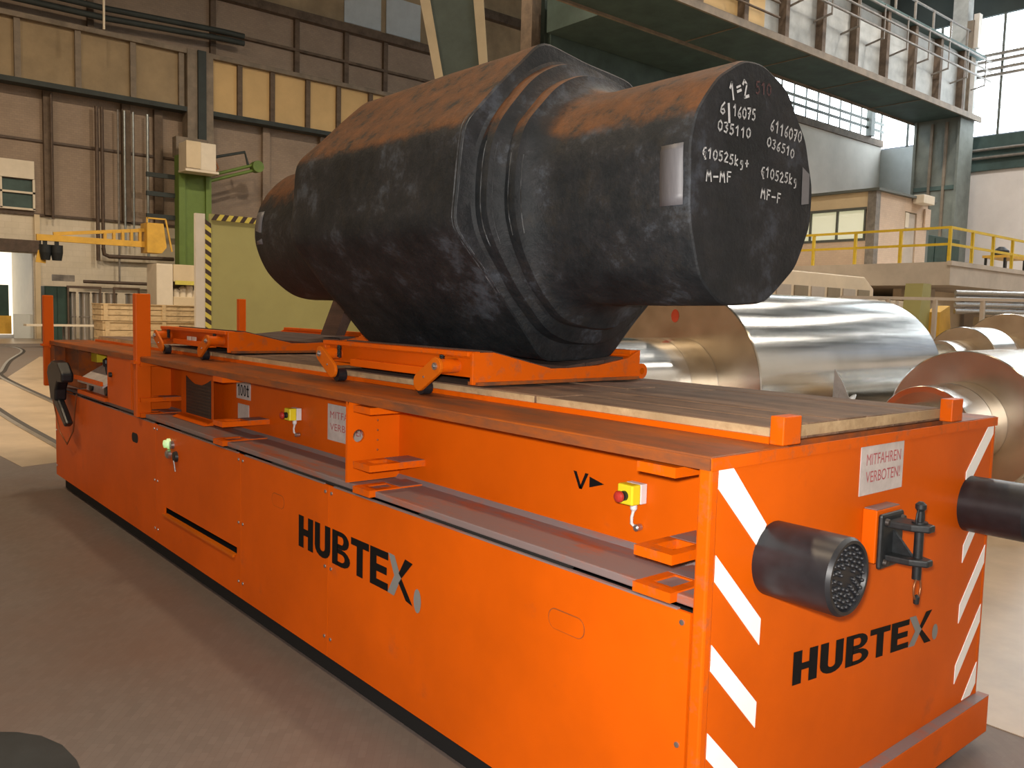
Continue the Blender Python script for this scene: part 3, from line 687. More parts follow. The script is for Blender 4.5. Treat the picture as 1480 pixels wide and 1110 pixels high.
yb=tag(MB().prism([(24.9,1.2),(24.9,2.3),(25.5,2.5),(25.7,1.6),(26.3,1.4),(26.3,1.2)],lambda u,v,t:(u,t,v),10.7,11.1).build('clamp_arm','crane_yellow'),'yellow clamp arm beside the olive fin','machine part')
MB().box(25.0,26.2,10.75,11.05,0,1.2).build('pedestal','cream_machine',yb)
rb=thing('roller_bank',(27,9.8,0),'bank of shiny horizontal rollers at the far right','rollers')
ax=Vector((.766,-.643,0))
for k,z in enumerate((2.86,2.70,2.52,2.34)):
    MB().lathe(Vector((25.1,10.4,z)),ax,[(0,0),(0,.075),(5,.075),(5,0)],14).build('roller','steel',rb)
MB().obox(Vector((27.6,8.35,1.1)),ax*2.4,Vector((.3,.36,0)),Vector((0,0,1.1))).build('frame','machine_shade',rb)
br_=thing('barrier_rail',(24,11,0),'thin grey barrier rail in front of the machines','barrier')
for k in range(6):
    p=Vector((21.6,11.9,0))+ax*(k*1.45)*0+Vector((.9*k,-.85*k,0));MB().box(p.x-.05,p.x+.05,p.y-.05,p.y+.05,0,2.62).build('post','platform_grey',br_)
MB().beam((21.6,11.9,2.62),(21.6+4.9,11.9-4.63,2.66),.07,.08).build('rail','platform_grey',br_)

# ================================================================== ALUMINIUM COILS
def coil(c,R,L,rc,pl,pr,ang,label,mark=False,r2=0,p2=0):
    a=Vector((math.cos(ang),math.sin(ang),0));c=Vector(c)
    t=thing('aluminium_coil',(c.x,c.y,0),label,'coil','aluminium coils beside the transporter')
    MB().lathe(c,a,[(0,rc),(.0,R-.012),(.012,R),(L-.012,R),(L,R-.012),(L,rc)],96).build('strip_winding','aluminium_strip',t)
    MB().lathe(c,a,[(-.003,rc),(-.003,R-.015)],96).build('winding_side','aluminium_side',t)
    cm=MB().lathe(c,a,[(-pl,rc-.06),(-pl,rc-.005),(-pl+.005,rc),(L+pr,rc),(L+pr,rc-.06)],72).build('core_tube','aluminium_strip',t)
    MB().lathe(c,a,[(-pl+.02,rc-.06),(L+pr-.02,rc-.06)],48).build('core_bore','aluminium_side',t)
    if r2:
        MB().lathe(c,a,[(-pl-.002,rc-.06),(-pl-.002,r2)],72).build('core_cap','aluminium_side',t)
        MB().lathe(c,a,[(-pl-p2,0),(-pl-p2,r2),(-pl,r2)],48).build('core_shaft','aluminium_strip',t)
    MB().lathe(c,a,[(-.45,rc+.002),(-.01,rc+.002)],72).build('core_reflection','aluminium_side',t)  # gold reflection of the coil face, painted onto the core
    s=a.cross(Vector((0,0,1)))
    for d in (.35,L-.35):
        p=c+a*d;h=c.z-math.sqrt(max(R*R-.09*R*R*4,.01))
        MB().obox(Vector((p.x,p.y,.0))+Vector((0,0,max(c.z-R,.03)/2+.12)),a*.12,s*R*.75,Vector((0,0,max(c.z-R,.03)/2+.12))).build('cradle','cream_machine',t)
    if mark:
        n=-a
        u=Vector((0,0,1));q=c+n*.006+u*R*.72+s*(-.12)
        MB().add([q+.06*(math.cos(k*.5236)*u*1.3+math.sin(k*.5236)*s) for k in range(12)],[tuple(range(12))]).build('paint_mark','red_mark',t)
    return t
coil((7.95,6.33,1.16),1.12,4.1,.55,1.6,.4,math.radians(-2),'largest bright aluminium coil directly behind the deck',True)
coil((10.04,4.00,0.84),.82,2.6,.47,1.15,.4,math.radians(4),'aluminium coil at the right edge with its stepped core pointing at the deck',False,.30,.9)
coil((15.71,6.35,1.32),.60,1.0,.36,.9,.3,math.radians(0),'small aluminium coil between the large coil and the right edge')
coil((19.03,6.82,1.26),.95,2.2,.5,.5,.3,math.radians(0),'distant aluminium coil in front of the shiny rollers')
fm=MB();P0=Vector((8.55,4.75,1.0))
for i in range(7):
    for k in range(2): fm.v.append(tuple(P0+Vector((.25*math.cos(.5*i)*(k+.2),-.22*math.sin(.4*i)*(k+.2),.10*math.sin(1.3*i)*k+.06*i*k))))
fm.f=[(2*i,2*i+1,2*i+3,2*i+2) for i in range(6)]
fo=fm.build('plastic_wrap','plastic_film');fo.modifiers.new('solid','SOLIDIFY').thickness=.006
tag(fo,'crumpled bluish plastic wrap between the coils','wrapping')
# ================================================================== TRANSPORTER
X0,X1,Y0,Y1=2.057,4.165,1.512,9.74
ZB,ZL,ZD=.15,1.06,1.535      # skirt bottom, ledge, deck steel
WX=2.36                      # web of the side beam
T=thing('platform_transporter',((X0+X1)/2,(Y0+Y1)/2,0),'long orange industrial platform transporter carrying the black roll','transporter')
def side(u,v,t=0.): return (X0-t,u,v)         # u=Y, v=Z on the long side
def endf(u,v,t=0.): return (u,Y0-t,v)         # u=X on the near end
# --- lower skirt panels on the visible long side (gaps between them)
joints=[Y0+.048,3.85,4.962,6.547,Y1]
slots={0:[(2.006,2.191,.835,.875)],1:[(4.36,4.52,.835,.88)],2:[],3:[(6.98,7.14,.855,.90)]}
def rr(y0,y1,z0,z1,r,n=4):
    pts=[]
    for cx,cy,a0 in ((y1-r,z1-r,0),(y0+r,z1-r,90),(y0+r,z0+r,180),(y1-r,z0+r,270)):
        for k in range(n+1):
            a=math.radians(a0+90*k/n);pts.append((cx+r*math.cos(a),cy+r*math.sin(a)))
    return pts
pl0=.43;slotY=(5.0,6.36)
skirts=[]
for i in range(4):
    a,bb=joints[i]+.002,joints[i+1]-.002
    mb=MB()
    if i==2:
        mb.box(X0,X0+.012,a,bb,ZB,.40);mb.box(X0,X0+.012,a,bb,.455,1.045);mb.box(X0,X0+.012,a,5.02,.40,.455);mb.box(X0,X0+.012,6.36,bb,.40,.455)
    else: mb.box(X0,X0+.012,a,bb,ZB,1.045)
    s=mb.build('skirt_panel','orange',T);skirts.append(s)
    for (ya,yb,za,zb) in slots[i]:
        zc=(za+zb)/2;MB().prism(rr(ya,yb,zc-.038,zc+.038,.036,6),lambda u,v,t:side(u,v,t),.0,.001).build('grip_slot','orange_worn' if i!=3 else 'black_void',s)
        if i!=3: MB().prism(rr(ya+.004,yb-.004,zc-.036,zc+.034,.032,6),lambda u,v,t:side(u,v,t),.0005,.0016).build('slot_plate','orange',s)
    for y in (a+.03,bb-.03):
        for z in (1.01,.62,.25): MB().lathe((X0,y,z),(-1,0,0),[(0,.010),(.004,.009),(.005,0)],8).build('bolt','steel',s)
    MB().box(X0-.001,X0+.013,a+.05,bb-.05,1.044,1.05).build('lip','orange_ledge',s)
MB().box(X0+.25,X0+.27,4.9,6.5,.36,.5).build('slot_back','black_void',skirts[2])
MB().box(X0-.012,X0+.02,5.06,6.38,.385,.402).build('slot_step','yellow_orange',skirts[2])
# other sides, closed body behind the skirt
MB().box(X1-.012,X1,Y0+.03,Y1,ZB,1.045).build('skirt_panel','orange',T)
MB().box(X0,X1,Y1-.012,Y1,ZB,1.045).build('tail_panel','orange',T)
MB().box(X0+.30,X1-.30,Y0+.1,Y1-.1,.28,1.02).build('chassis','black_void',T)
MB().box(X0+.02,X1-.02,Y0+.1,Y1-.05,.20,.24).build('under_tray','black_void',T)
for xx in (X0+.07,X1-.08): MB().box(xx,xx+.01,Y0+.06,Y1-.06,.012,.26).build('shadow_plate','black_void',T)  # black plates added to stand in for the shade under the body
MB().box(X0+.07,X1-.07,Y1-.08,Y1-.07,.012,.26).build('shadow_plate','black_void',T)
# wheels on the rails under the body
for x in (2.66,3.74):
    for y in (2.6,4.6,6.7,8.7):
        MB().lathe((x-.05,y,.285),(1,0,0),[(0,0),(0,.27),(.1,.27),(.1,0)],24).build('wheel','dark_steel',T)
# --- side beam: lower flange (ledge), web, deck flange
for sgn,xa,xw in ((1,X0,WX),(-1,X1,X1-(WX-X0))):
    nm='orange_ledge'
    MB().box(xa+sgn*.022,xw+sgn*.02,Y0+.045,Y1,ZL-.004,ZL+.026).build('lower_flange','orange_ledge',T,.004)
    MB().box(xw,xw+sgn*.02,Y0+.045,Y1+.2,ZL+.026,ZD-.04).build('beam_web','orange',T)
    MB().box(xa,2.47 if sgn>0 else 3.73,Y0-.004,Y1+.34,ZD-.04,ZD).build('deck_flange','orange_worn',T,.006)
for k in range(5): MB().box(X0+.01,X0+.03,2.1+k*1.5,2.1+k*1.5+.95,ZL-.012,ZL-.003).build('dark_gap','black_void',T)
MB().box(2.445,2.465,Y0+.06,Y1,ZD,ZD+.022).build('deck_curb','orange',T)
MB().box(3.735,3.755,Y0+.06,Y1,ZD,ZD+.022).build('deck_curb','orange',T)
MB().box(2.46,3.74,Y0+.05,Y1,ZD-.05,ZD).build('deck_plate','orange_worn',T)
MB().box(X0-.003,X1+.003,Y0-.008,Y0-.003,ZD-.042,ZD-.004).build('deck_nose','orange_edge',T)
MB().box(X0-.005,X0-.001,Y0,Y1+.34,ZD-.042,ZD-.006).build('deck_nose','orange_worn',T)
# fillet strip between ledge and web
MB().prism([(WX,ZL+.026),(WX,ZL+.046),(WX-.02,ZL+.026)],lambda u,v,t:(u,t,v),Y0+.06,Y1).build('web_fillet','orange_ledge',T)
# --- wood deck planks
n=6;wp=(3.735-2.465)/n
cuts=[Y0+.06,2.75,4.6,6.5,8.2,Y1-.05]
for i in range(n):
    off=random.uniform(-.25,.25)
    for k in range(len(cuts)-1):
        a=cuts[k]+(off if 0<k else 0);c=cuts[k+1]+(off if k+1<len(cuts)-1 else 0);dz=random.uniform(-.003,.003)
        mb=MB().box(2.466+i*wp+.003,2.466+(i+1)*wp-.003,a+.003,c-.003,ZD+.001,ZD+.055+dz)
        mb.build('deck_plank','deck_wood' if i else 'edge_wood',T,.004) if False else mb.build('deck_plank','deck_wood',T,.004)
mat_wood('edge_wood',(.30,.20,.10),(.56,.42,.24),2.,(6,6,6))
MB().box(2.47,3.73,Y0+.056,Y0+.0625,ZD+.012,ZD+.05).build('plank_edge','edge_wood',T)
for k in range(len(cuts)-1): MB().box(2.462,2.4675,cuts[k]+.01,cuts[k+1]-.01,ZD+.012,ZD+.05).build('plank_edge','edge_wood',T)
# --- near end plate, posts, bumper
EP=MB().box(X0+.04,X1-.02,Y0,Y0+.03,.22,ZD-.04).build('end_plate','orange',T)
MB().box(X0,X0+.04,Y0-.003,Y0+.045,ZB,ZD-.04).build('corner_post','orange_edge',T,.008)
MB().box(X1-.03,X1,Y0-.003,Y0+.045,ZB,ZD-.04).build('corner_post','orange_edge',T,.008)
MB().box(X0+.02,X1+.02,Y0-.05,Y0+.02,.062,.235).build('bumper','orange',T,.004)
MB().box(X0+.02,X1+.02,Y0-.05,Y0-.001,.235,.238).build('bumper_edge','orange_ledge',T)
for xa,xb in ((2.44,2.545),(3.705,3.81)): MB().box(xa,xb,Y0+.003,Y0+.055,ZD,ZD+.095).build('deck_stop','orange_edge',T,.004)
# white warning stripes on the end plate
def stripe(pts): MB().prism(pts,lambda u,v,t:endf(u,v,t),0.0005,.003).build('warning_stripe','white_tape',T)
stripe([(2.097,1.494),(2.165,1.494),(2.372,1.275),(2.31,1.20),(2.097,1.42)][:2]+[(2.36,1.29),(2.315,1.225),(2.097,1.435)])
for dz in (0,-.278,-.556): stripe([(2.099,1.232+dz),(2.354,.982+dz),(2.352,.895+dz),(2.099,1.150+dz)])
stripe([(4.142,1.494),(4.085,1.494),(3.877,1.307),(3.877,1.215),(4.142,1.455)])
stripe([(4.142,1.232),(3.90,.978),(3.90,.90),(4.142,1.150)])
for dz in (0,-.278): stripe([(4.142,.945+dz),(4.142,.860+dz),(3.905,.625+dz),(3.905,.708+dz)])
stripe([(4.142,.392),(4.142,.290),(4.09,.245),(4.00,.245)])
# --- printed signs
def sign(mp,u0,u1,v0,v1,lines,matt,par=T,name='sign_plate',label=None,mb='sign_white',th=.003):
    s=MB().prism([(u0,v0),(u1,v0),(u1,v1),(u0,v1)],lambda u,v,t:mp(u,v,t),.0004,th).build(name,mb,par)
    if label:s['label']=label
    for txt,a,b_,c,d in lines:
        q=MB();text_on(q,txt,lambda u,v:mp(u,v,th+.0012),a,b_,c,d);q.build('lettering',matt,s)
    return s
sign(endf,2.945,3.275,1.31,1.52,[('MITFAHREN',2.985,3.25,1.42,1.462),('VERBOTEN!',2.985,3.25,1.355,1.397)],'red_print',label='white sign with red no-riding notice')
webm=lambda u,v,t=0.:(WX-t,u,v)
sign(webm,4.43,3.95,1.185,1.395,[('MITFAHREN',4.40,3.99,1.315,1.355),('VERBOTEN!',4.40,3.99,1.245,1.285)],'red_print',label='white sign with red notice half hidden by the gusset')
cpl=sign(webm,5.76,5.525,1.305,1.425,[],'black_print',label='white capacity plate')
def glyph(qs):
    b=MB()
    for q in qs: b.add([webm(5.738-u*.19,1.325+v*.08,.0042) for u,v in q],[tuple(range(len(q)))])
    b.build('lettering','black_print',cpl)
bar=lambda a,b_,c,d:[(a,c),(b_,c),(b_,d),(a,d)]
glyph([bar(.09,.17,0,1),[(0,.72),(.09,.84),(.09,1),(0,.84)]])
for o_ in (.24,.53):
    glyph([[(o_+.12+rx*math.cos(a),.5+ry*math.sin(a)) for rx,ry,a in ((.12,.5,a0),(.12,.5,a1),(.05,.36,a1),(.05,.36,a0))] for a0,a1 in [(k*math.pi/6,(k+1)*math.pi/6) for k in range(12)]])
glyph([bar(.86,.94,0,1),bar(.80,.86,.60,.74),bar(.94,1.0,.60,.74),bar(.94,1.0,0,.14)])
sign(webm,5.735,5.55,1.135,1.27,[],'black_print',label='faded pale plate',mb='sign_white')
MB().add([webm(u,v,.002) for u,v in ((2.392,1.325),(2.374,1.325),(2.342,1.258),(2.358,1.258))],[(0,1,2,3)]).add([webm(u,v,.002) for u,v in ((2.326,1.325),(2.308,1.325),(2.342,1.258),(2.358,1.258))],[(0,1,2,3)]).build('letter','black_print',T)
MB().add([webm(2.302,1.315,.002),webm(2.302,1.272,.002),webm(2.222,1.297,.002)],[(0,1,2)]).build('arrow_mark','black_print',T)
# --- company lettering
def logo(mp,par=T):
    """letters in a unit box 0..1 x 0..1, mapped by mp(u,v)"""
    def poly(pts,mat,nm='logo_letter'):
        nn=len(pts);b=MB();b.add([mp(u,v) for u,v in pts],[tuple(range(nn))]);return b.build(nm,mat,par)
    def quads(qs,mat='black_print'):
        b=MB()
        for pts in qs: b.add([mp(u,v) for u,v in pts],[tuple(range(len(pts)))])
        return b.build('logo_letter',mat,par)
    R4=lambda a,b_,c,d:[(a,c),(b_,c),(b_,d),(a,d)]
    k=1/1.18
    def sx(pts): return [(u*k,v) for u,v in pts]
    # H
    quads([sx(R4(0,.068,0,1)),sx(R4(.125,.193,0,1)),sx(R4(.068,.125,.40,.61))])
    # U : ring segment
    def arc(cx,cy,rx,ry,a0,a1,m=8): return [(cx+rx*math.cos(math.radians(a0+(a1-a0)*i/m)),cy+ry*math.sin(math.radians(a0+(a1-a0)*i/m))) for i in range(m+1)]
    o=arc(.3125,.30,.0975,.30,180,360);i_=arc(.3125,.30,.030,.10,180,360)
    qs=[R4(.215,.2825,.30,1),R4(.3425,.41,.30,1)]+[[o[j],o[j+1],i_[j+1],i_[j]] for j in range(len(o)-1)]
    quads([sx(q) for q in qs])
    # B
    qs=[R4(.433,.50,0,1)]
    for cy,ry,rx,ri in ((.75,.249,.085,.06),(.25,.249,.10,.075)):
        o=arc(.545,cy,rx,ry,-90,90);i_=arc(.545,cy,rx-.064,max(ry-.135,.05),-90,90)
        qs+=[[o[j],o[j+1],i_[j+1],i_[j]] for j in range(len(o)-1)]
        for s_ in (-1,1):
            y0_,y1_=cy+s_*ry,cy+s_*max(ry-.135,.05);qs.append(R4(.495,.545,min(y0_,y1_),max(y0_,y1_)))
    quads([sx(q) for q in qs])
    # T
    quads([sx(R4(.652,.85,.80,1)),sx(R4(.717,.785,0,.80))])
    # E
    quads([sx(R4(.862,.93,0,1)),sx(R4(.93,1.048,.80,1)),sx(R4(.93,1.035,.40,.60)),sx(R4(.93,1.048,0,.20))])
    return quads,sx
# side: u runs from far (Y=4.18) to near
def sidelogo(u,v): return (X0-.0015,4.18-u*1.02,.66-.012*u+v*(.172+.012*u))
quads,sx=logo(sidelogo)
quads([[(.888,1.02),(.94,1.0),(.995,.5),(.94,.5)],[(.94,.5),(.995,.5),(.94,-.02),(.885,.0)]],'grey_print')
quads([[(.975,.60),(1.025,1.02),(1.085,.98),(.998,.5)],[(.975,.36),(.998,.5),(1.09,-.05),(1.035,.0)]])
MB().add([sidelogo(1.125+.028*math.cos(a),.14+.29*math.sin(a)) for a in [k*math.pi/12 for k in range(24)]],[tuple(range(24))]).build('logo_dot','grey_print',T)
def endlogo(u,v): return (2.565+u*.97,Y0-.0015,.70-.078*u+v*.118)
quads,sx=logo(endlogo)
quads([[(.885,1.05),(.945,1.05),(1.005,.5),(.945,.5)],[(.945,.5),(1.005,.5),(.945,-.02),(.885,-.02)]],'grey_print')
quads([[(.985,.62),(1.04,1.10),(1.10,1.12),(1.008,.5)],[(.985,.36),(1.008,.5),(1.105,-.05),(1.04,-.05)]])
MB().add([endlogo(1.14+.028*math.cos(a),.25+.29*math.sin(a)) for a in [k*math.pi/12 for k in range(24)]],[tuple(range(24))]).build('logo_dot','grey_print',T)
# --- rubber buffers with studded faces
def buffer(x,z):
    R=.122;L=.262
    bd=MB().lathe((x,Y0,z),(0,-1,0),[(-.02,0),(-.02,R),(L-.012,R),(L,R-.008),(L,R-.018),(L-.012,R-.022),(L-.012,0)],56).build('rubber_buffer','black_rubber',T)
    stud=None
    for ring,(rad,cnt) in enumerate(((.092,24),(.074,19),(.056,14),(.04,10))):
        for k in range(cnt):
            a=2*math.pi*(k+.5*(ring%2))/cnt
            if abs(math.sin(a))<.18 and ring>1: continue
            px,pz=x+rad*math.cos(a),z+rad*math.sin(a)
            if stud is None:
                stud=MB().lathe((px,Y0-L+.012,pz),(0,-1,0),[(-.004,.0075),(.006,.0068),(.0105,.004),(.012,0)],8).build('stud','black_rubber',bd)
                o0=Vector((px,Y0-L+.012,pz));off=wloc(stud)-o0
            else: share(stud,'stud',Vector((px,Y0-L+.012,pz))+off,bd)
buffer(2.414,1.172);buffer(3.93,1.163)
# --- tow coupling
H=MB().box(2.985,3.165,Y0-.055,Y0,1.065,1.262).build('coupling_block','orange',T,.004)
MB().box(2.99,3.16,Y0-.053,Y0-.004,1.2625,1.266).build('block_top','orange_ledge',H)
cp=MB().box(2.99,3.16,Y0-.075,Y0-.055,1.045,1.25).build('coupling_plate','dark_steel',T,.012)
for x in (3.02,3.14):
    for z in (1.07,1.22): MB().lathe((x,Y0-.075,z),(0,-1,0),[(0,.015),(.012,.012),(.013,0)],6).build('bolt','greasy_steel',cp)
def jaw(z0,z1):
    MB().prism([(3.02,Y0-.072),(3.13,Y0-.072),(3.125,Y0-.16),(3.10,Y0-.215),(3.06,Y0-.215),(3.03,Y0-.16)],lambda u,v,t:(u,v,t),z0,z1).build('coupling_jaw','dark_steel',T,.006)
jaw(1.20,1.226);jaw(1.075,1.10)
MB().prism([(Y0-.07,1.10),(Y0-.07,1.19),(Y0-.15,1.10)],lambda u,v,t:(t,u,v),3.075,3.09).build('jaw_gusset','dark_steel',T)
pn=MB().lathe((3.085,Y0-.165,1.02),(0,0,1),[(0,0),(0,.016),(.2,.016),(.2,.027),(.212,.027),(.212,.012),(.25,.012),(.26,.019),(.275,.019),(.285,.008),(.285,0)],16).build('coupling_pin','dark_steel',T)
MB().tube([(3.085+.03*math.cos(a),Y0-.165,1.26+.045*math.sin(a)-.02) for a in [k*math.pi/6 for k in range(-1,8)]],.004,6).build('pin_ring','dark_steel',pn)
MB().tube([(3.085+.028*math.cos(a)-.0,Y0-.17,.985+.04*math.sin(a)) for a in [k*math.pi/6 for k in range(0,13)]],.004,6).build('split_ring','copper',pn)
MB().lathe((3.085,Y0-.17,.925),(0,0,1),[(0,0),(0.005,.010),(.03,.012),(.04,0)],10).build('chain_end','dark_steel',pn)
# --- stake pockets: pairs of perforated tabs along the beam
def tab(yc,zt,x0=X0-.012,x1=WX,w_=.155,mat='orange_edge'):
    y0_,y1_=yc-w_/2,yc+w_/2;xa,xb,ya,yb=x0+.055,x0+.165,yc-.038,yc+.038
    b=MB();t0,t1=zt-.032,zt
    b.box(x0,xa,y0_,y1_,t0,t1);b.box(xb,x1,y0_,y1_,t0,t1);b.box(xa,xb,y0_,ya,t0,t1);b.box(xa,xb,yb,y1_,t0,t1)
    o=b.build('stake_tab',mat,T)
    MB().box(xb+.01,x1-.004,y0_+.004,y1_-.004,t1,t1+.0015).build('worn_top','orange_ledge',o)
for yc,full in ((1.71,1),(3.51,1),(5.30,0),(6.93,0),(9.97,0)):
    for zt in (1.484 if full else 1.493,1.212,1.092): tab(yc,zt,x1=WX if (zt<1.4 or full) else 2.20)
# gusset plates
def gusset(y,hole):
    pts=[(X0+.004,ZL+.03),(WX,ZL+.03),(WX,ZD-.04),(X0+.004,ZD-.04)]
    gm=MB();hx,hz,hr=2.125,1.318,.032;N_=24;vs_=[]
    for k in range(N_):
        a=2*math.pi*k/N_;c_,s_=math.cos(a),math.sin(a)
        tx=((WX-hx)/c_ if c_>0 else (X0+.004-hx)/c_) if abs(c_)>1e-6 else 1e9
        tz=((ZD-.04-hz)/s_ if s_>0 else (ZL+.03-hz)/s_) if abs(s_)>1e-6 else 1e9
        t_=min(tx,tz);vs_.append((hx+hr*c_,hz+hr*s_,hx+t_*c_,hz+t_*s_))
    # four extra corner triangles close the rectangle
    for yy in (y,y+.015):
        gm.add([(v[0],yy,v[1]) for v in vs_]+[(v[2],yy,v[3]) for v in vs_]+[(u,yy,v) for u,v in pts],[(k,(k+1)%N_,N_+(k+1)%N_,N_+k) for k in range(N_)])
        for ci,(u,v) in enumerate(pts):
            best=sorted(range(N_),key=lambda k:(vs_[k][2]-u)**2+(vs_[k][3]-v)**2)[:2]
            gm.add([(u,yy,v),(vs_[best[0]][2],yy,vs_[best[0]][3]),(vs_[best[1]][2],yy,vs_[best[1]][3])],[(0,1,2)])
    gm.add([(v[0],y,v[1]) for v in vs_]+[(v[0],y+.015,v[1]) for v in vs_],[(k,(k+1)%N_,N_+(k+1)%N_,N_+k) for k in range(N_)])
    gm.box(X0+.003,X0+.0045,y,y+.015,ZL+.03,ZD-.04)
    g_=gm.build('gusset','orange',T)
    if hole:
        for k in range(6): MB().lathe((2.232,y-.001,1.14+.05*k),(0,-1,0),[(0,.006),(.003,0)],6).build('weld_spot','orange_worn',g_)
gusset(3.672,True);gusset(7.12,False)
# cooler housing with vent
hb=MB().prism([(2.27,5.95),(2.27,6.62),(WX,6.62),(WX,6.20)],lambda u,v,t:(u,v,t),ZL+.03,ZD-.045).build('cooler_housing','orange',T,.006)
vp=[(6.0,1.13),(6.5,1.13),(6.5,1.41)]+[(6.5-.5*k/8,1.41-.055*math.sin(math.pi*k/8)) for k in range(1,8)]+[(6.0,1.41)]
v_=MB().prism(vp,lambda u,v,t:(2.27-t,u,v),.0005,.003).build('vent_mesh','dark_steel',hb)
for k in range(10): MB().box(2.264,2.268,6.01,6.49,1.14+.024*k,1.144+.024*k).build('mesh_wire','pipe_brown',v_)
MB().prism([(2.27,ZL+.03),(2.27,ZL+.06),(2.20,ZL+.03)],lambda u,v,t:(u,t,v),5.95,6.62).build('housing_foot','orange',hb)
# emergency stop boxes
def estop(y,z,lab):
    b_=MB().box(WX-.035,WX-.002,y-.037,y+.037,z-.037,z+.037).build('stop_box','light_grey_plastic',T,.003);b_['label']=lab
    MB().box(WX-.082,WX-.0355,y-.037,y+.037,z-.037,z+.037).build('yellow_cover','estop_yellow',b_,.006)
    MB().lathe((WX-.082,y,z-.004),(-1,0,0),[(0,.018),(.014,.018),(.014,.012),(.024,.012)],20).build('button_collar','dark_steel',b_)
    MB().lathe((WX-.104,y,z-.004),(-1,0,0),[(0,.012),(.004,.021),(.012,.021),(.018,.017),(.022,.008),(.023,0)],24).build('push_button','red_plastic',b_)
    MB().lathe((WX-.03,y,z-.037),(0,0,-1),[(0,.013),(.022,.013),(.03,.008),(.03,0)],14).build('cable_gland','light_grey_plastic',b_)
    MB().tube([(WX-.03,y,z-.065),(WX-.034,y+.004,z-.09),(WX-.03,y+.008,z-.115),(WX-.02,y-.002,z-.128)],.006,8).build('cable','light_grey_plastic',b_)
    MB().lathe((WX-.004,y-.012,z-.128),(-1,0,0),[(0,.013),(.025,.013),(.03,.008),(.03,0)],14).build('wall_gland','steel',b_)
estop(2.045,1.30,'yellow emergency stop box with red button');estop(4.80,1.295,'yellow emergency stop box with red button')
estop(7.42,1.30,'pale stop box half hidden behind the stake')
# key switch, lamp
MB().lathe((X0,6.24,.94),(-1,0,0),[(0,.038),(.015,.038),(.02,.03),(.04,.028),(.05,0)],20).build('indicator_lamp','green_led',T)
MB().lathe((X0,6.17,.94),(-1,0,0),[(0,.03),(.02,.028),(.022,0)],16).build('indicator_bezel','steel',T)
MB().lathe((X0,6.24,.865),(-1,0,0),[(0,.035),(.02,.033),(.03,.02),(.03,0)],16).build('key_switch','steel',T)
MB().lathe((X0,6.10,.865),(-1,0,0),[(0,.04),(.02,.035),(.022,0)],16).build('key_ring','dark_steel',T)
MB().tube([(X0-.02,6.10,.84),(X0-.012,6.09,.76)],.006,6).build('key','steel',T)
# far console bay
MB().box(X0+.003,X0+.02,7.16,7.83,ZL+.03,ZD-.04).build('console_side','orange',T)
MB().lathe((X0,7.70,1.335),(-1,0,0),[(0,.022),(.02,.02),(.02,0)],12).build('knob','dark_steel',T)
MB().prism([(X0-.03,1.22),(X0+.22,1.37),(X0+.22,1.35),(X0-.03,1.20)],lambda u,v,t:(u,t,v),7.86,8.7).build('console_panel','sign_white',T)
MB().box(X0-.05,X0-.03,7.84,8.75,1.225,1.26).build('console_rail','orange_edge',T)
MB().box(X0-.02,X0+.2,7.84,8.75,1.09,1.12).build('console_shelf','orange_edge',T)
MB().box(X0+.05,X0+.06,7.86,8.7,1.12,1.22).build('gauge_board','sign_white',T)
for y in (8.0,8.5): MB().lathe((X0+.05,y,1.17),(-1,0,0),[(0,.045),(.02,.045),(.022,0)],16).build('gauge','dark_steel',T)
MB().tube([(X0+.1,8.2,1.30),(X0+.09,8.2,1.38)],.012,8).build('joystick','dark_steel',T)
MB().lathe((X0+.09,8.2,1.37),(0,0,1),[(0,.02),(.03,.03),(.06,.028),(.08,0)],12).build('joystick_knob','black_rubber',T)
MB().box(2.26,2.35,8.95,9.15,1.36,1.46).build('lamp_box','estop_yellow',T)
MB().box(X0+.1,WX,9.2,Y1+.2,ZL+.03,ZD-.05).build('tail_box','orange_worn',T)  # dark worn tone paints in the shadow on the far web
MB().box(X0+.0,X0+.3,Y1,Y1+.34,1.13,ZD-.05).build('tail_bracket','orange_worn',T)
# --- loose stakes standing in the pockets
def stake(x0,x1,y0,y1,z0,z1,label):
    t=thing('stake_post',((x0+x1)/2,(y0+y1)/2,z0),label,'stake','orange stakes along the deck')
    MB().box(x0,x1,y0,y1,z0,z1).build('post','orange',t,.008)
    MB().box(x0-.02,x1+.02,y0-.012,y1+.012,1.478,1.50).build('collar','orange_edge',t)
stake(2.02,2.135,6.89,6.965,1.06,2.02,'wide orange stake standing on the near side of the deck')
stake(2.00,2.095,9.93,10.0,1.06,2.005,'orange stake at the far left end of the transporter')
stake(4.06,4.15,9.85,9.92,1.54,2.03,'orange stake on the far side of the deck before the olive screen')
# --- hand pendant hanging at the console
pd=thing('control_pendant',(X0-.06,9.1,.85),'black hand control hanging from the console at the far end','controller')
def sp(u,v,t=0.): return (X0-.03-t,u,v)
MB().prism([(9.44,1.24),(9.38,1.32),(9.22,1.37),(9.0,1.36),(8.83,1.27),(8.84,1.18),(9.02,1.17),(9.1,1.09),(9.12,.98),(9.3,.98),(9.34,1.08)],lambda u,v,t:sp(u,v,t),0,.11).build('body','black_rubber',pd,.02)
MB().prism([(9.28,1.0),(9.12,1.0),(8.98,.93),(8.76,.80),(8.86,.755),(9.08,.86),(9.27,.94)],lambda u,v,t:sp(u,v,t),.02,.09).build('handle','black_rubber',pd,.02)
MB().tube([sp(9.4,1.36,.05),sp(9.5,1.2,.06),sp(9.45,.95,.05),sp(9.3,.66,.03),sp(9.05,.56,.02),sp(8.8,.72,.02),sp(8.66,1.08,.02)],.007,6).build('cable','copper',pd)

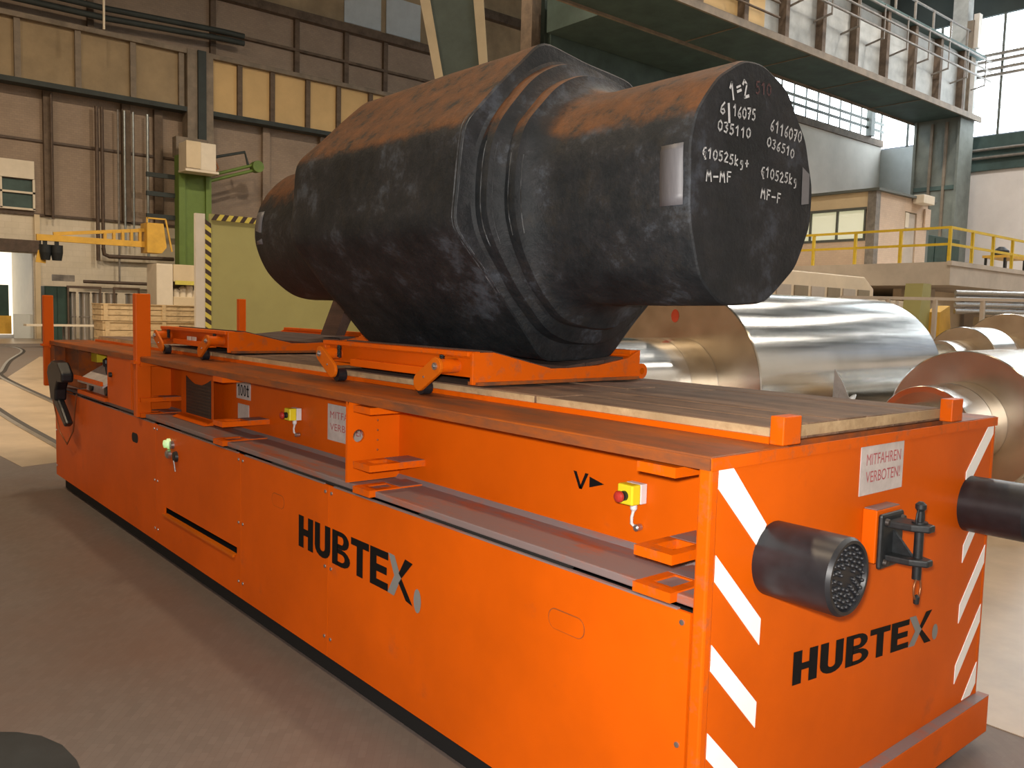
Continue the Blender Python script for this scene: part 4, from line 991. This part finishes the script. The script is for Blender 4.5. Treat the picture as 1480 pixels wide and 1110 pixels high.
# ================================================================== FORGED ROLL
CX,CZ=3.10,2.49
def polar(pts,n=96,win=3):
    rs=[]
    for k in range(n):
        a=2*math.pi*k/n;d=(math.cos(a),math.sin(a));best=None
        for i in range(len(pts)):
            (x1,y1),(x2,y2)=pts[i],pts[(i+1)%len(pts)];ex,ey=x2-x1,y2-y1
            det=d[0]*(-ey)+ex*d[1]
            if abs(det)<1e-9: continue
            t=(x1*(-ey)+ex*y1)/det;s=(d[0]*y1-d[1]*x1)/det
            if t>0 and -1e-6<=s<=1+1e-6: best=t if best is None else max(best,t)
        rs.append(best)
    for _ in range(win): rs=[(rs[i-1]+2*rs[i]+rs[(i+1)%n])/4 for i in range(n)]
    return rs
NB=128
BP=[(-.69,.34),(-.735,-.14),(-.15,-.785),(.34,-.79),(.80,-.34),(.80,.20),(.47,.72),(-.22,.80)]
barrel=polar(BP,NB,2);barrel_r=polar(BP,NB,30)
facep=[(2.67,2.619),(2.677,2.391),(2.692,2.291),(2.762,2.106),(2.906,1.992),(3.226,2.009),(3.456,2.17),(3.564,2.364),(3.562,2.55),(3.484,2.754),(3.327,2.936),(3.138,3.008),(2.992,2.997),(2.836,2.912),(2.70,2.75)]
jour=polar([(x-CX,z-CZ) for x,z in facep],NB,3)
prof=[(2.13,0,.975),(2.136,0,.99),(2.155,0,1),(2.5,0,1.0),(2.86,0,1.0),(2.92,.03,1),(2.965,.10,1),(3.0,.20,1),(3.025,.31,1),(3.035,.40,1),(3.055,.42,1),(3.10,.42,1),(3.115,.47,1),(3.13,.60,1),(3.14,.67,1),(3.165,.685,1),(3.215,.70,1),(3.228,.76,1),(3.24,.965,1),(3.25,1,1),(3.5,1,1),(4.0,1,1),(4.5,1,1),(4.9,1,1),(4.97,.97,1),(5.02,.86,1),(5.08,.55,1),(5.14,.2,1),(5.2,.05,1),(5.26,0,1),(6.04,0,1),(6.07,0,.98)]
def rad(k,y):
    for (ya,ta,sa),(yb,tb_,sb) in zip(prof,prof[1:]):
        if ya<=y<=yb:
            f=(y-ya)/(yb-ya);t=ta+(tb_-ta)*f;s=sa+(sb-sa)*f;bq=barrel[k%NB] if (t>.9 or y>4) else barrel_r[k%NB]
            return ((jour[k%NB] if y<4 else .485)*(1-t)+bq*t)*s
    return jour[k%NB]
mb=MB();random.seed(3)
ys=[p[0] for p in prof]
vs=[]
for y in ys:
    for k in range(NB):
        a=2*math.pi*k/NB;wob=1+.004*math.sin(5*a+9*y)+.003*math.sin(11*a-17*y)
        r=rad(k,y)*wob;vs.append((CX+r*math.cos(a),y,CZ+r*math.sin(a)))
nr=len(ys)
mb.add(vs,[(i*NB+k,(i+1)*NB+k,(i+1)*NB+(k+1)%NB,i*NB+(k+1)%NB) for i in range(nr-1) for k in range(NB)],True)
mb.add(vs[:NB],[tuple(range(NB))]);mb.add(vs[-NB:],[tuple(range(NB-1,-1,-1))])
RO=thing('forged_roll',(CX,4.1,1.7),'huge black forged steel roll with chalk writing on its end face','steel roll')
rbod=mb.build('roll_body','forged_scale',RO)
rbod.data.set_sharp_from_angle(angle=math.radians(26))
for (ya,yb,a0,a1) in ((3.240,3.266,2.60,3.95),(3.128,3.180,2.75,3.55),(3.022,3.075,2.8,3.5)):
    m_=26;vs=[]
    for i in range(m_+1):
        k=int(round((a0+(a1-a0)*i/m_)/(2*math.pi)*NB));a=2*math.pi*k/NB
        for y in (ya,yb):
            r=rad(k,y)*(1+.004*math.sin(5*a+9*y)+.003*math.sin(11*a-17*y))+.002;vs.append((CX+r*math.cos(a),y,CZ+r*math.sin(a)))
    MB().add(vs,[(2*i,2*i+1,2*i+3,2*i+2) for i in range(m_)],True).build('scraped_edge','scraped_scale',RO)
# ground flats
def patch(a0,a1,y0,y1,off=.003,m=8):
    b=MB();vs=[]
    for i in range(m+1):
        a=a0+(a1-a0)*i/m;k=a/(2*math.pi)*NB
        for y in (y0,y1):
            aa=2*math.pi*round(k)/NB;r=rad(int(round(k)),y)*(1+.004*math.sin(5*aa+9*y)+.003*math.sin(11*aa-17*y))+off;vs.append((CX+r*math.cos(2*math.pi*round(k)/NB),y,CZ+r*math.sin(2*math.pi*round(k)/NB)))
    b.add(vs,[(2*i,2*i+1,2*i+3,2*i+2) for i in range(m)],True);o=b.build('ground_flat','ground_steel',RO);o['label']='bright ground patch';o.modifiers.new('s','SOLIDIFY').thickness=.002
pi=math.pi
patch(pi-.30,pi+.235,2.158,2.275);patch(pi-.28,pi+.2,5.93,6.05);
# chalk writing on the near face
ST={'0':[[(.5,1),(.1,.75),(.05,.3),(.4,0),(.8,.25),(.85,.7),(.5,1)]],'1':[[(.15,.7),(.55,1),(.5,0)]],'2':[[(.1,.8),(.45,1),(.8,.75),(.1,.02),(.9,.05)]],
'3':[[(.1,.9),(.6,1),(.75,.75),(.35,.55),(.8,.35),(.55,0),(.1,.1)]],'5':[[(.8,1),(.25,.95),(.2,.55),(.65,.6),(.8,.25),(.45,0),(.1,.08)]],
'6':[[(.75,1),(.25,.6),(.1,.2),(.45,0),(.75,.2),(.6,.45),(.2,.35)]],'7':[[(.1,.95),(.85,1),(.35,0)],[(.25,.5),(.75,.5)]],
'G':[[(.8,.95),(.45,.9),(.15,.45),(.4,.1),(.75,.5),(.3,.5)],[(.6,.5),(.6,-.15),(.85,-.1)]],'k':[[(.15,1),(.12,0)],[(.7,.65),(.15,.3),(.7,0)]],'g':[[(.7,.6),(.3,.6),(.2,.3),(.6,.2),(.7,.6),(.65,-.2),(.3,-.3)]],
'+':[[(.5,.8),(.5,.15)],[(.15,.45),(.85,.5)]],'M':[[(.05,0),(.2,1),(.5,.45),(.75,1),(.9,0)]],'F':[[(.2,0),(.2,1),(.85,1)],[(.2,.55),(.7,.55)]],'-':[[(.1,.45),(.9,.5)]],'=':[[(.15,.35),(.85,.4)],[(.15,.6),(.8,.65)]],'s':[[(.8,.8),(.3,.7),(.6,.4),(.2,.2)]],' ':[]}
def chalk(txt,p0,p1,h,wd=.0065,mat='chalk'):
    """hand-written line from p0 to p1 (X,Z on the face), letter height h"""
    d=Vector((p1[0]-p0[0],p1[1]-p0[1]));L=d.length;d.normalize();nrm_=Vector((-d.y,d.x));cw=L/len(txt);b=MB()
    for i,ch in enumerate(txt):
        jy=random.uniform(-.06,.06)*h
        for st_ in ST.get(ch,[]):
            pts=[]
            for u,v in st_:
                v*=.82
                q=Vector(p0)+d*(cw*(i+.08+u*.84))+nrm_*(v*h+jy);pts.append(q)
            for a,c in zip(pts,pts[1:]):
                e=(c-a);l=e.length
                if l<1e-6: continue
                e.normalize();s=Vector((-e.y,e.x))*wd*.5*random.uniform(.8,1.2);a2=a-e*wd*.3;c2=c+e*wd*.3
                b.add([(q.x,2.1275,q.y) for q in (a2-s,c2-s,c2+s,a2+s)],[(0,1,2,3)])
    o=b.build('chalk_writing',mat,RO);return o
chalk('1=2',(2.910,2.821),(3.042,2.861),0.081,0.01,'chalk')
chalk('510',(3.080,2.876),(3.200,2.889),0.060,0.006,'faint_chalk')
chalk('6',(2.844,2.754),(2.894,2.758),0.055,0.0065,'chalk')
chalk('16075',(2.931,2.760),(3.094,2.765),0.053,0.0065,'chalk')
chalk('035110',(2.835,2.689),(3.066,2.689),0.049,0.0065,'chalk')
chalk('G10525kg+',(2.742,2.574),(3.062,2.568),0.048,0.0065,'chalk')
chalk('M-MF',(2.774,2.485),(2.950,2.495),0.049,0.0065,'chalk')
chalk('6116070',(3.197,2.744),(3.447,2.727),0.059,0.0065,'chalk')
chalk('036510',(3.178,2.676),(3.395,2.653),0.048,0.006,'chalk')
chalk('G10525kg',(3.143,2.546),(3.429,2.538),0.052,0.0065,'chalk')
chalk('MF-F',(3.151,2.455),(3.309,2.448),0.049,0.0065,'chalk')
MB().add([(2.905,2.1274,2.727),(2.919,2.1274,2.730),(2.908,2.1274,2.807),(2.895,2.1274,2.804)],[(0,1,2,3)]).build('chalk_stroke','chalk',RO)
b=MB();b.add([(3.465,2.1276,2.625),(3.525,2.1276,2.60),(3.53,2.1276,2.47),(3.47,2.1276,2.46)],[(0,1,2,3)]);b.build('worn_spot','ground_steel',RO)

# ================================================================== SADDLE TRAYS
def tray(y0,label):
    L=1.45;y1=y0+L;xa,xb=2.40,3.56;zb=1.605
    t=thing('roll_saddle',((xa+xb)/2,(y0+y1)/2,zb),label,'saddle','orange saddles on the deck')
    top=[(xa,1.755),(xa+.13,1.755),(2.75,1.705),(2.90,1.672),(3.02,1.672),(3.24,1.682),(3.46,1.715),(xb,1.76)]
    plate=[(xa,zb)]+[(xb,zb)]+top[::-1]
    for y in (y0,y1-.02): MB().prism(plate,lambda u,v,t_:(u,t_,v),y,y+.02).build('end_plate','orange_edge',t,.003)
    # lower flange of the end plates
    MB().box(xa+.02,xb-.02,y0-.015,y0+.06,zb-.004,zb+.012).build('foot_flange','orange_worn',t)
    # V bed
    bed=MB();lo=[(u,v-.03) for u,v in top[::-1]]
    bed.prism([(u,v-.012) for u,v in top]+[(u,v-.026) for u,v in top[::-1]],lambda u,v,t_:(u,t_,v),y0+.02,y1-.02);bed.build('bed_plate','orange',t)
    for (a,c) in ((1,3),(4,6)):
        (ua,va),(uc,vc)=top[a],top[c];n_=Vector((-(vc-va),uc-ua)).normalized()
        for k in range(3):
            f0,f1=k/3+.01,(k+1)/3-.01
            p=[(ua+(uc-ua)*f,va+(vc-va)*f-.011) for f in (f0,f1)]
            MB().prism([p[0],p[1],(p[1][0]+n_.x*.018,p[1][1]+n_.y*.018),(p[0][0]+n_.x*.018,p[0][1]+n_.y*.018)],lambda u,v,t_:(u,t_,v),y0+.03,y1-.03).build('bed_timber','dark_wood',t)
    for x,sg in ((xa,1),(xb,-1)):
        MB().box(x+sg*.03,x+sg*.05,y0+.02,y1-.02,zb+.03,1.745).build('side_beam','orange',t,.003)
        MB().box(x-sg*.02,x+sg*.05,y0+.35,y1-.35,zb+.02,zb+.06).build('side_step','orange',t,.003)
        MB().box(x-sg*.015,x+sg*.06,y0+.02,y1-.02,1.735,1.758).build('side_flange','orange_edge',t,.003)
        for ya,d in ((y0+.16,1),(y1-.14,-1)):
            MB().lathe((x+sg*.05,ya,1.685),(-sg,0,0),[(0,.034),(.14,.034),(.14,0)],16).build('pivot_tube','orange_edge',t)
            xo=x-sg*.09
            tip=(ya+d*.165,1.585);pv=(ya,1.685)
            dv=Vector((tip[0]-pv[0],tip[1]-pv[1])).normalized();nv=Vector((-dv.y,dv.x));pts=[]
            ang=math.atan2(dv.y,dv.x)
            for k in range(9):
                q=ang+pi/2+pi*k/8;pts.append((pv[0]+.043*math.cos(q),pv[1]+.043*math.sin(q)))
            for k in range(9):
                q=ang-pi/2+pi*k/8;pts.append((tip[0]-dv.x*.03+.044*math.cos(q),tip[1]-dv.y*.03+.044*math.sin(q)))
            lv_=MB().prism(pts,lambda u,v,t_:(t_,u,v),xo-.009,xo+.009).build('lever','yellow_orange',t,.003)
            MB().lathe((xo-sg*.009,pv[0],pv[1]),(-sg,0,0),[(0,.018),(.008,.017),(.008,.007),(.016,.006),(.016,0)],14).build('pivot_pin','steel',lv_)
            MB().lathe((xo-sg*.009,pv[0]+dv.x*.11,pv[1]+dv.y*.11),(-sg,0,0),[(0,.006),(.004,.005),(.004,0)],8).build('pin','steel',lv_)
            MB().lathe((xo+.015,tip[0]-d*.01,1.573),(sg,0,0),[(0,0),(0,.036),(.05,.036),(.05,0)],20).build('foot_roller','black_rubber',lv_)
            # return spring
            sp_=[(x+sg*.0,ya+d*.06+.012*math.cos(k*1.05),1.665+.0028*k*.9) for k in range(0)]
            hel=[(x-sg*.01+.012*math.sin(k*.9),ya+d*.07+.012*math.cos(k*.9),1.665+.0012*k) for k in range(60)]
            MB().tube(hel,.003,5).build('spring','dark_steel',t)
        for k in range(2): MB().box(x-sg*.001,x-sg*.004,(y0+y1)/2-.10+.11*k,(y0+y1)/2-.01+.11*k,1.665,1.695).build('label_patch','sign_white',t) if y0>5 else None
    # towing eye at the right end
    MB().lathe((xb+.055,y0+.06,1.64),(0,1,0),[(-.03,.018),(-.03,.042),(.03,.042),(.03,.018)],20).build('lift_eye','orange_edge',t)
    MB().box(xb-.01,xb+.03,y0+.03,y0+.09,1.62,1.665).build('eye_root','orange',t)
    MB().box(xb-.02,xb+.16,y0+.25,y0+.29,1.74,1.752).build('latch_bar','pipe_grey',t)
    return t
tray(3.12,'orange steel saddle directly under the black roll')
tray(6.02,'empty orange steel saddle behind the roll with dark timber bed')
tag(MB().prism([(3.28,1.73),(3.36,1.73),(3.50,2.03),(3.40,2.03)],lambda u,v,t:(u,t,v),6.05,6.3).build('wooden_prop','dark_wood'),'dark slanting prop between the empty saddle and the roll','prop')
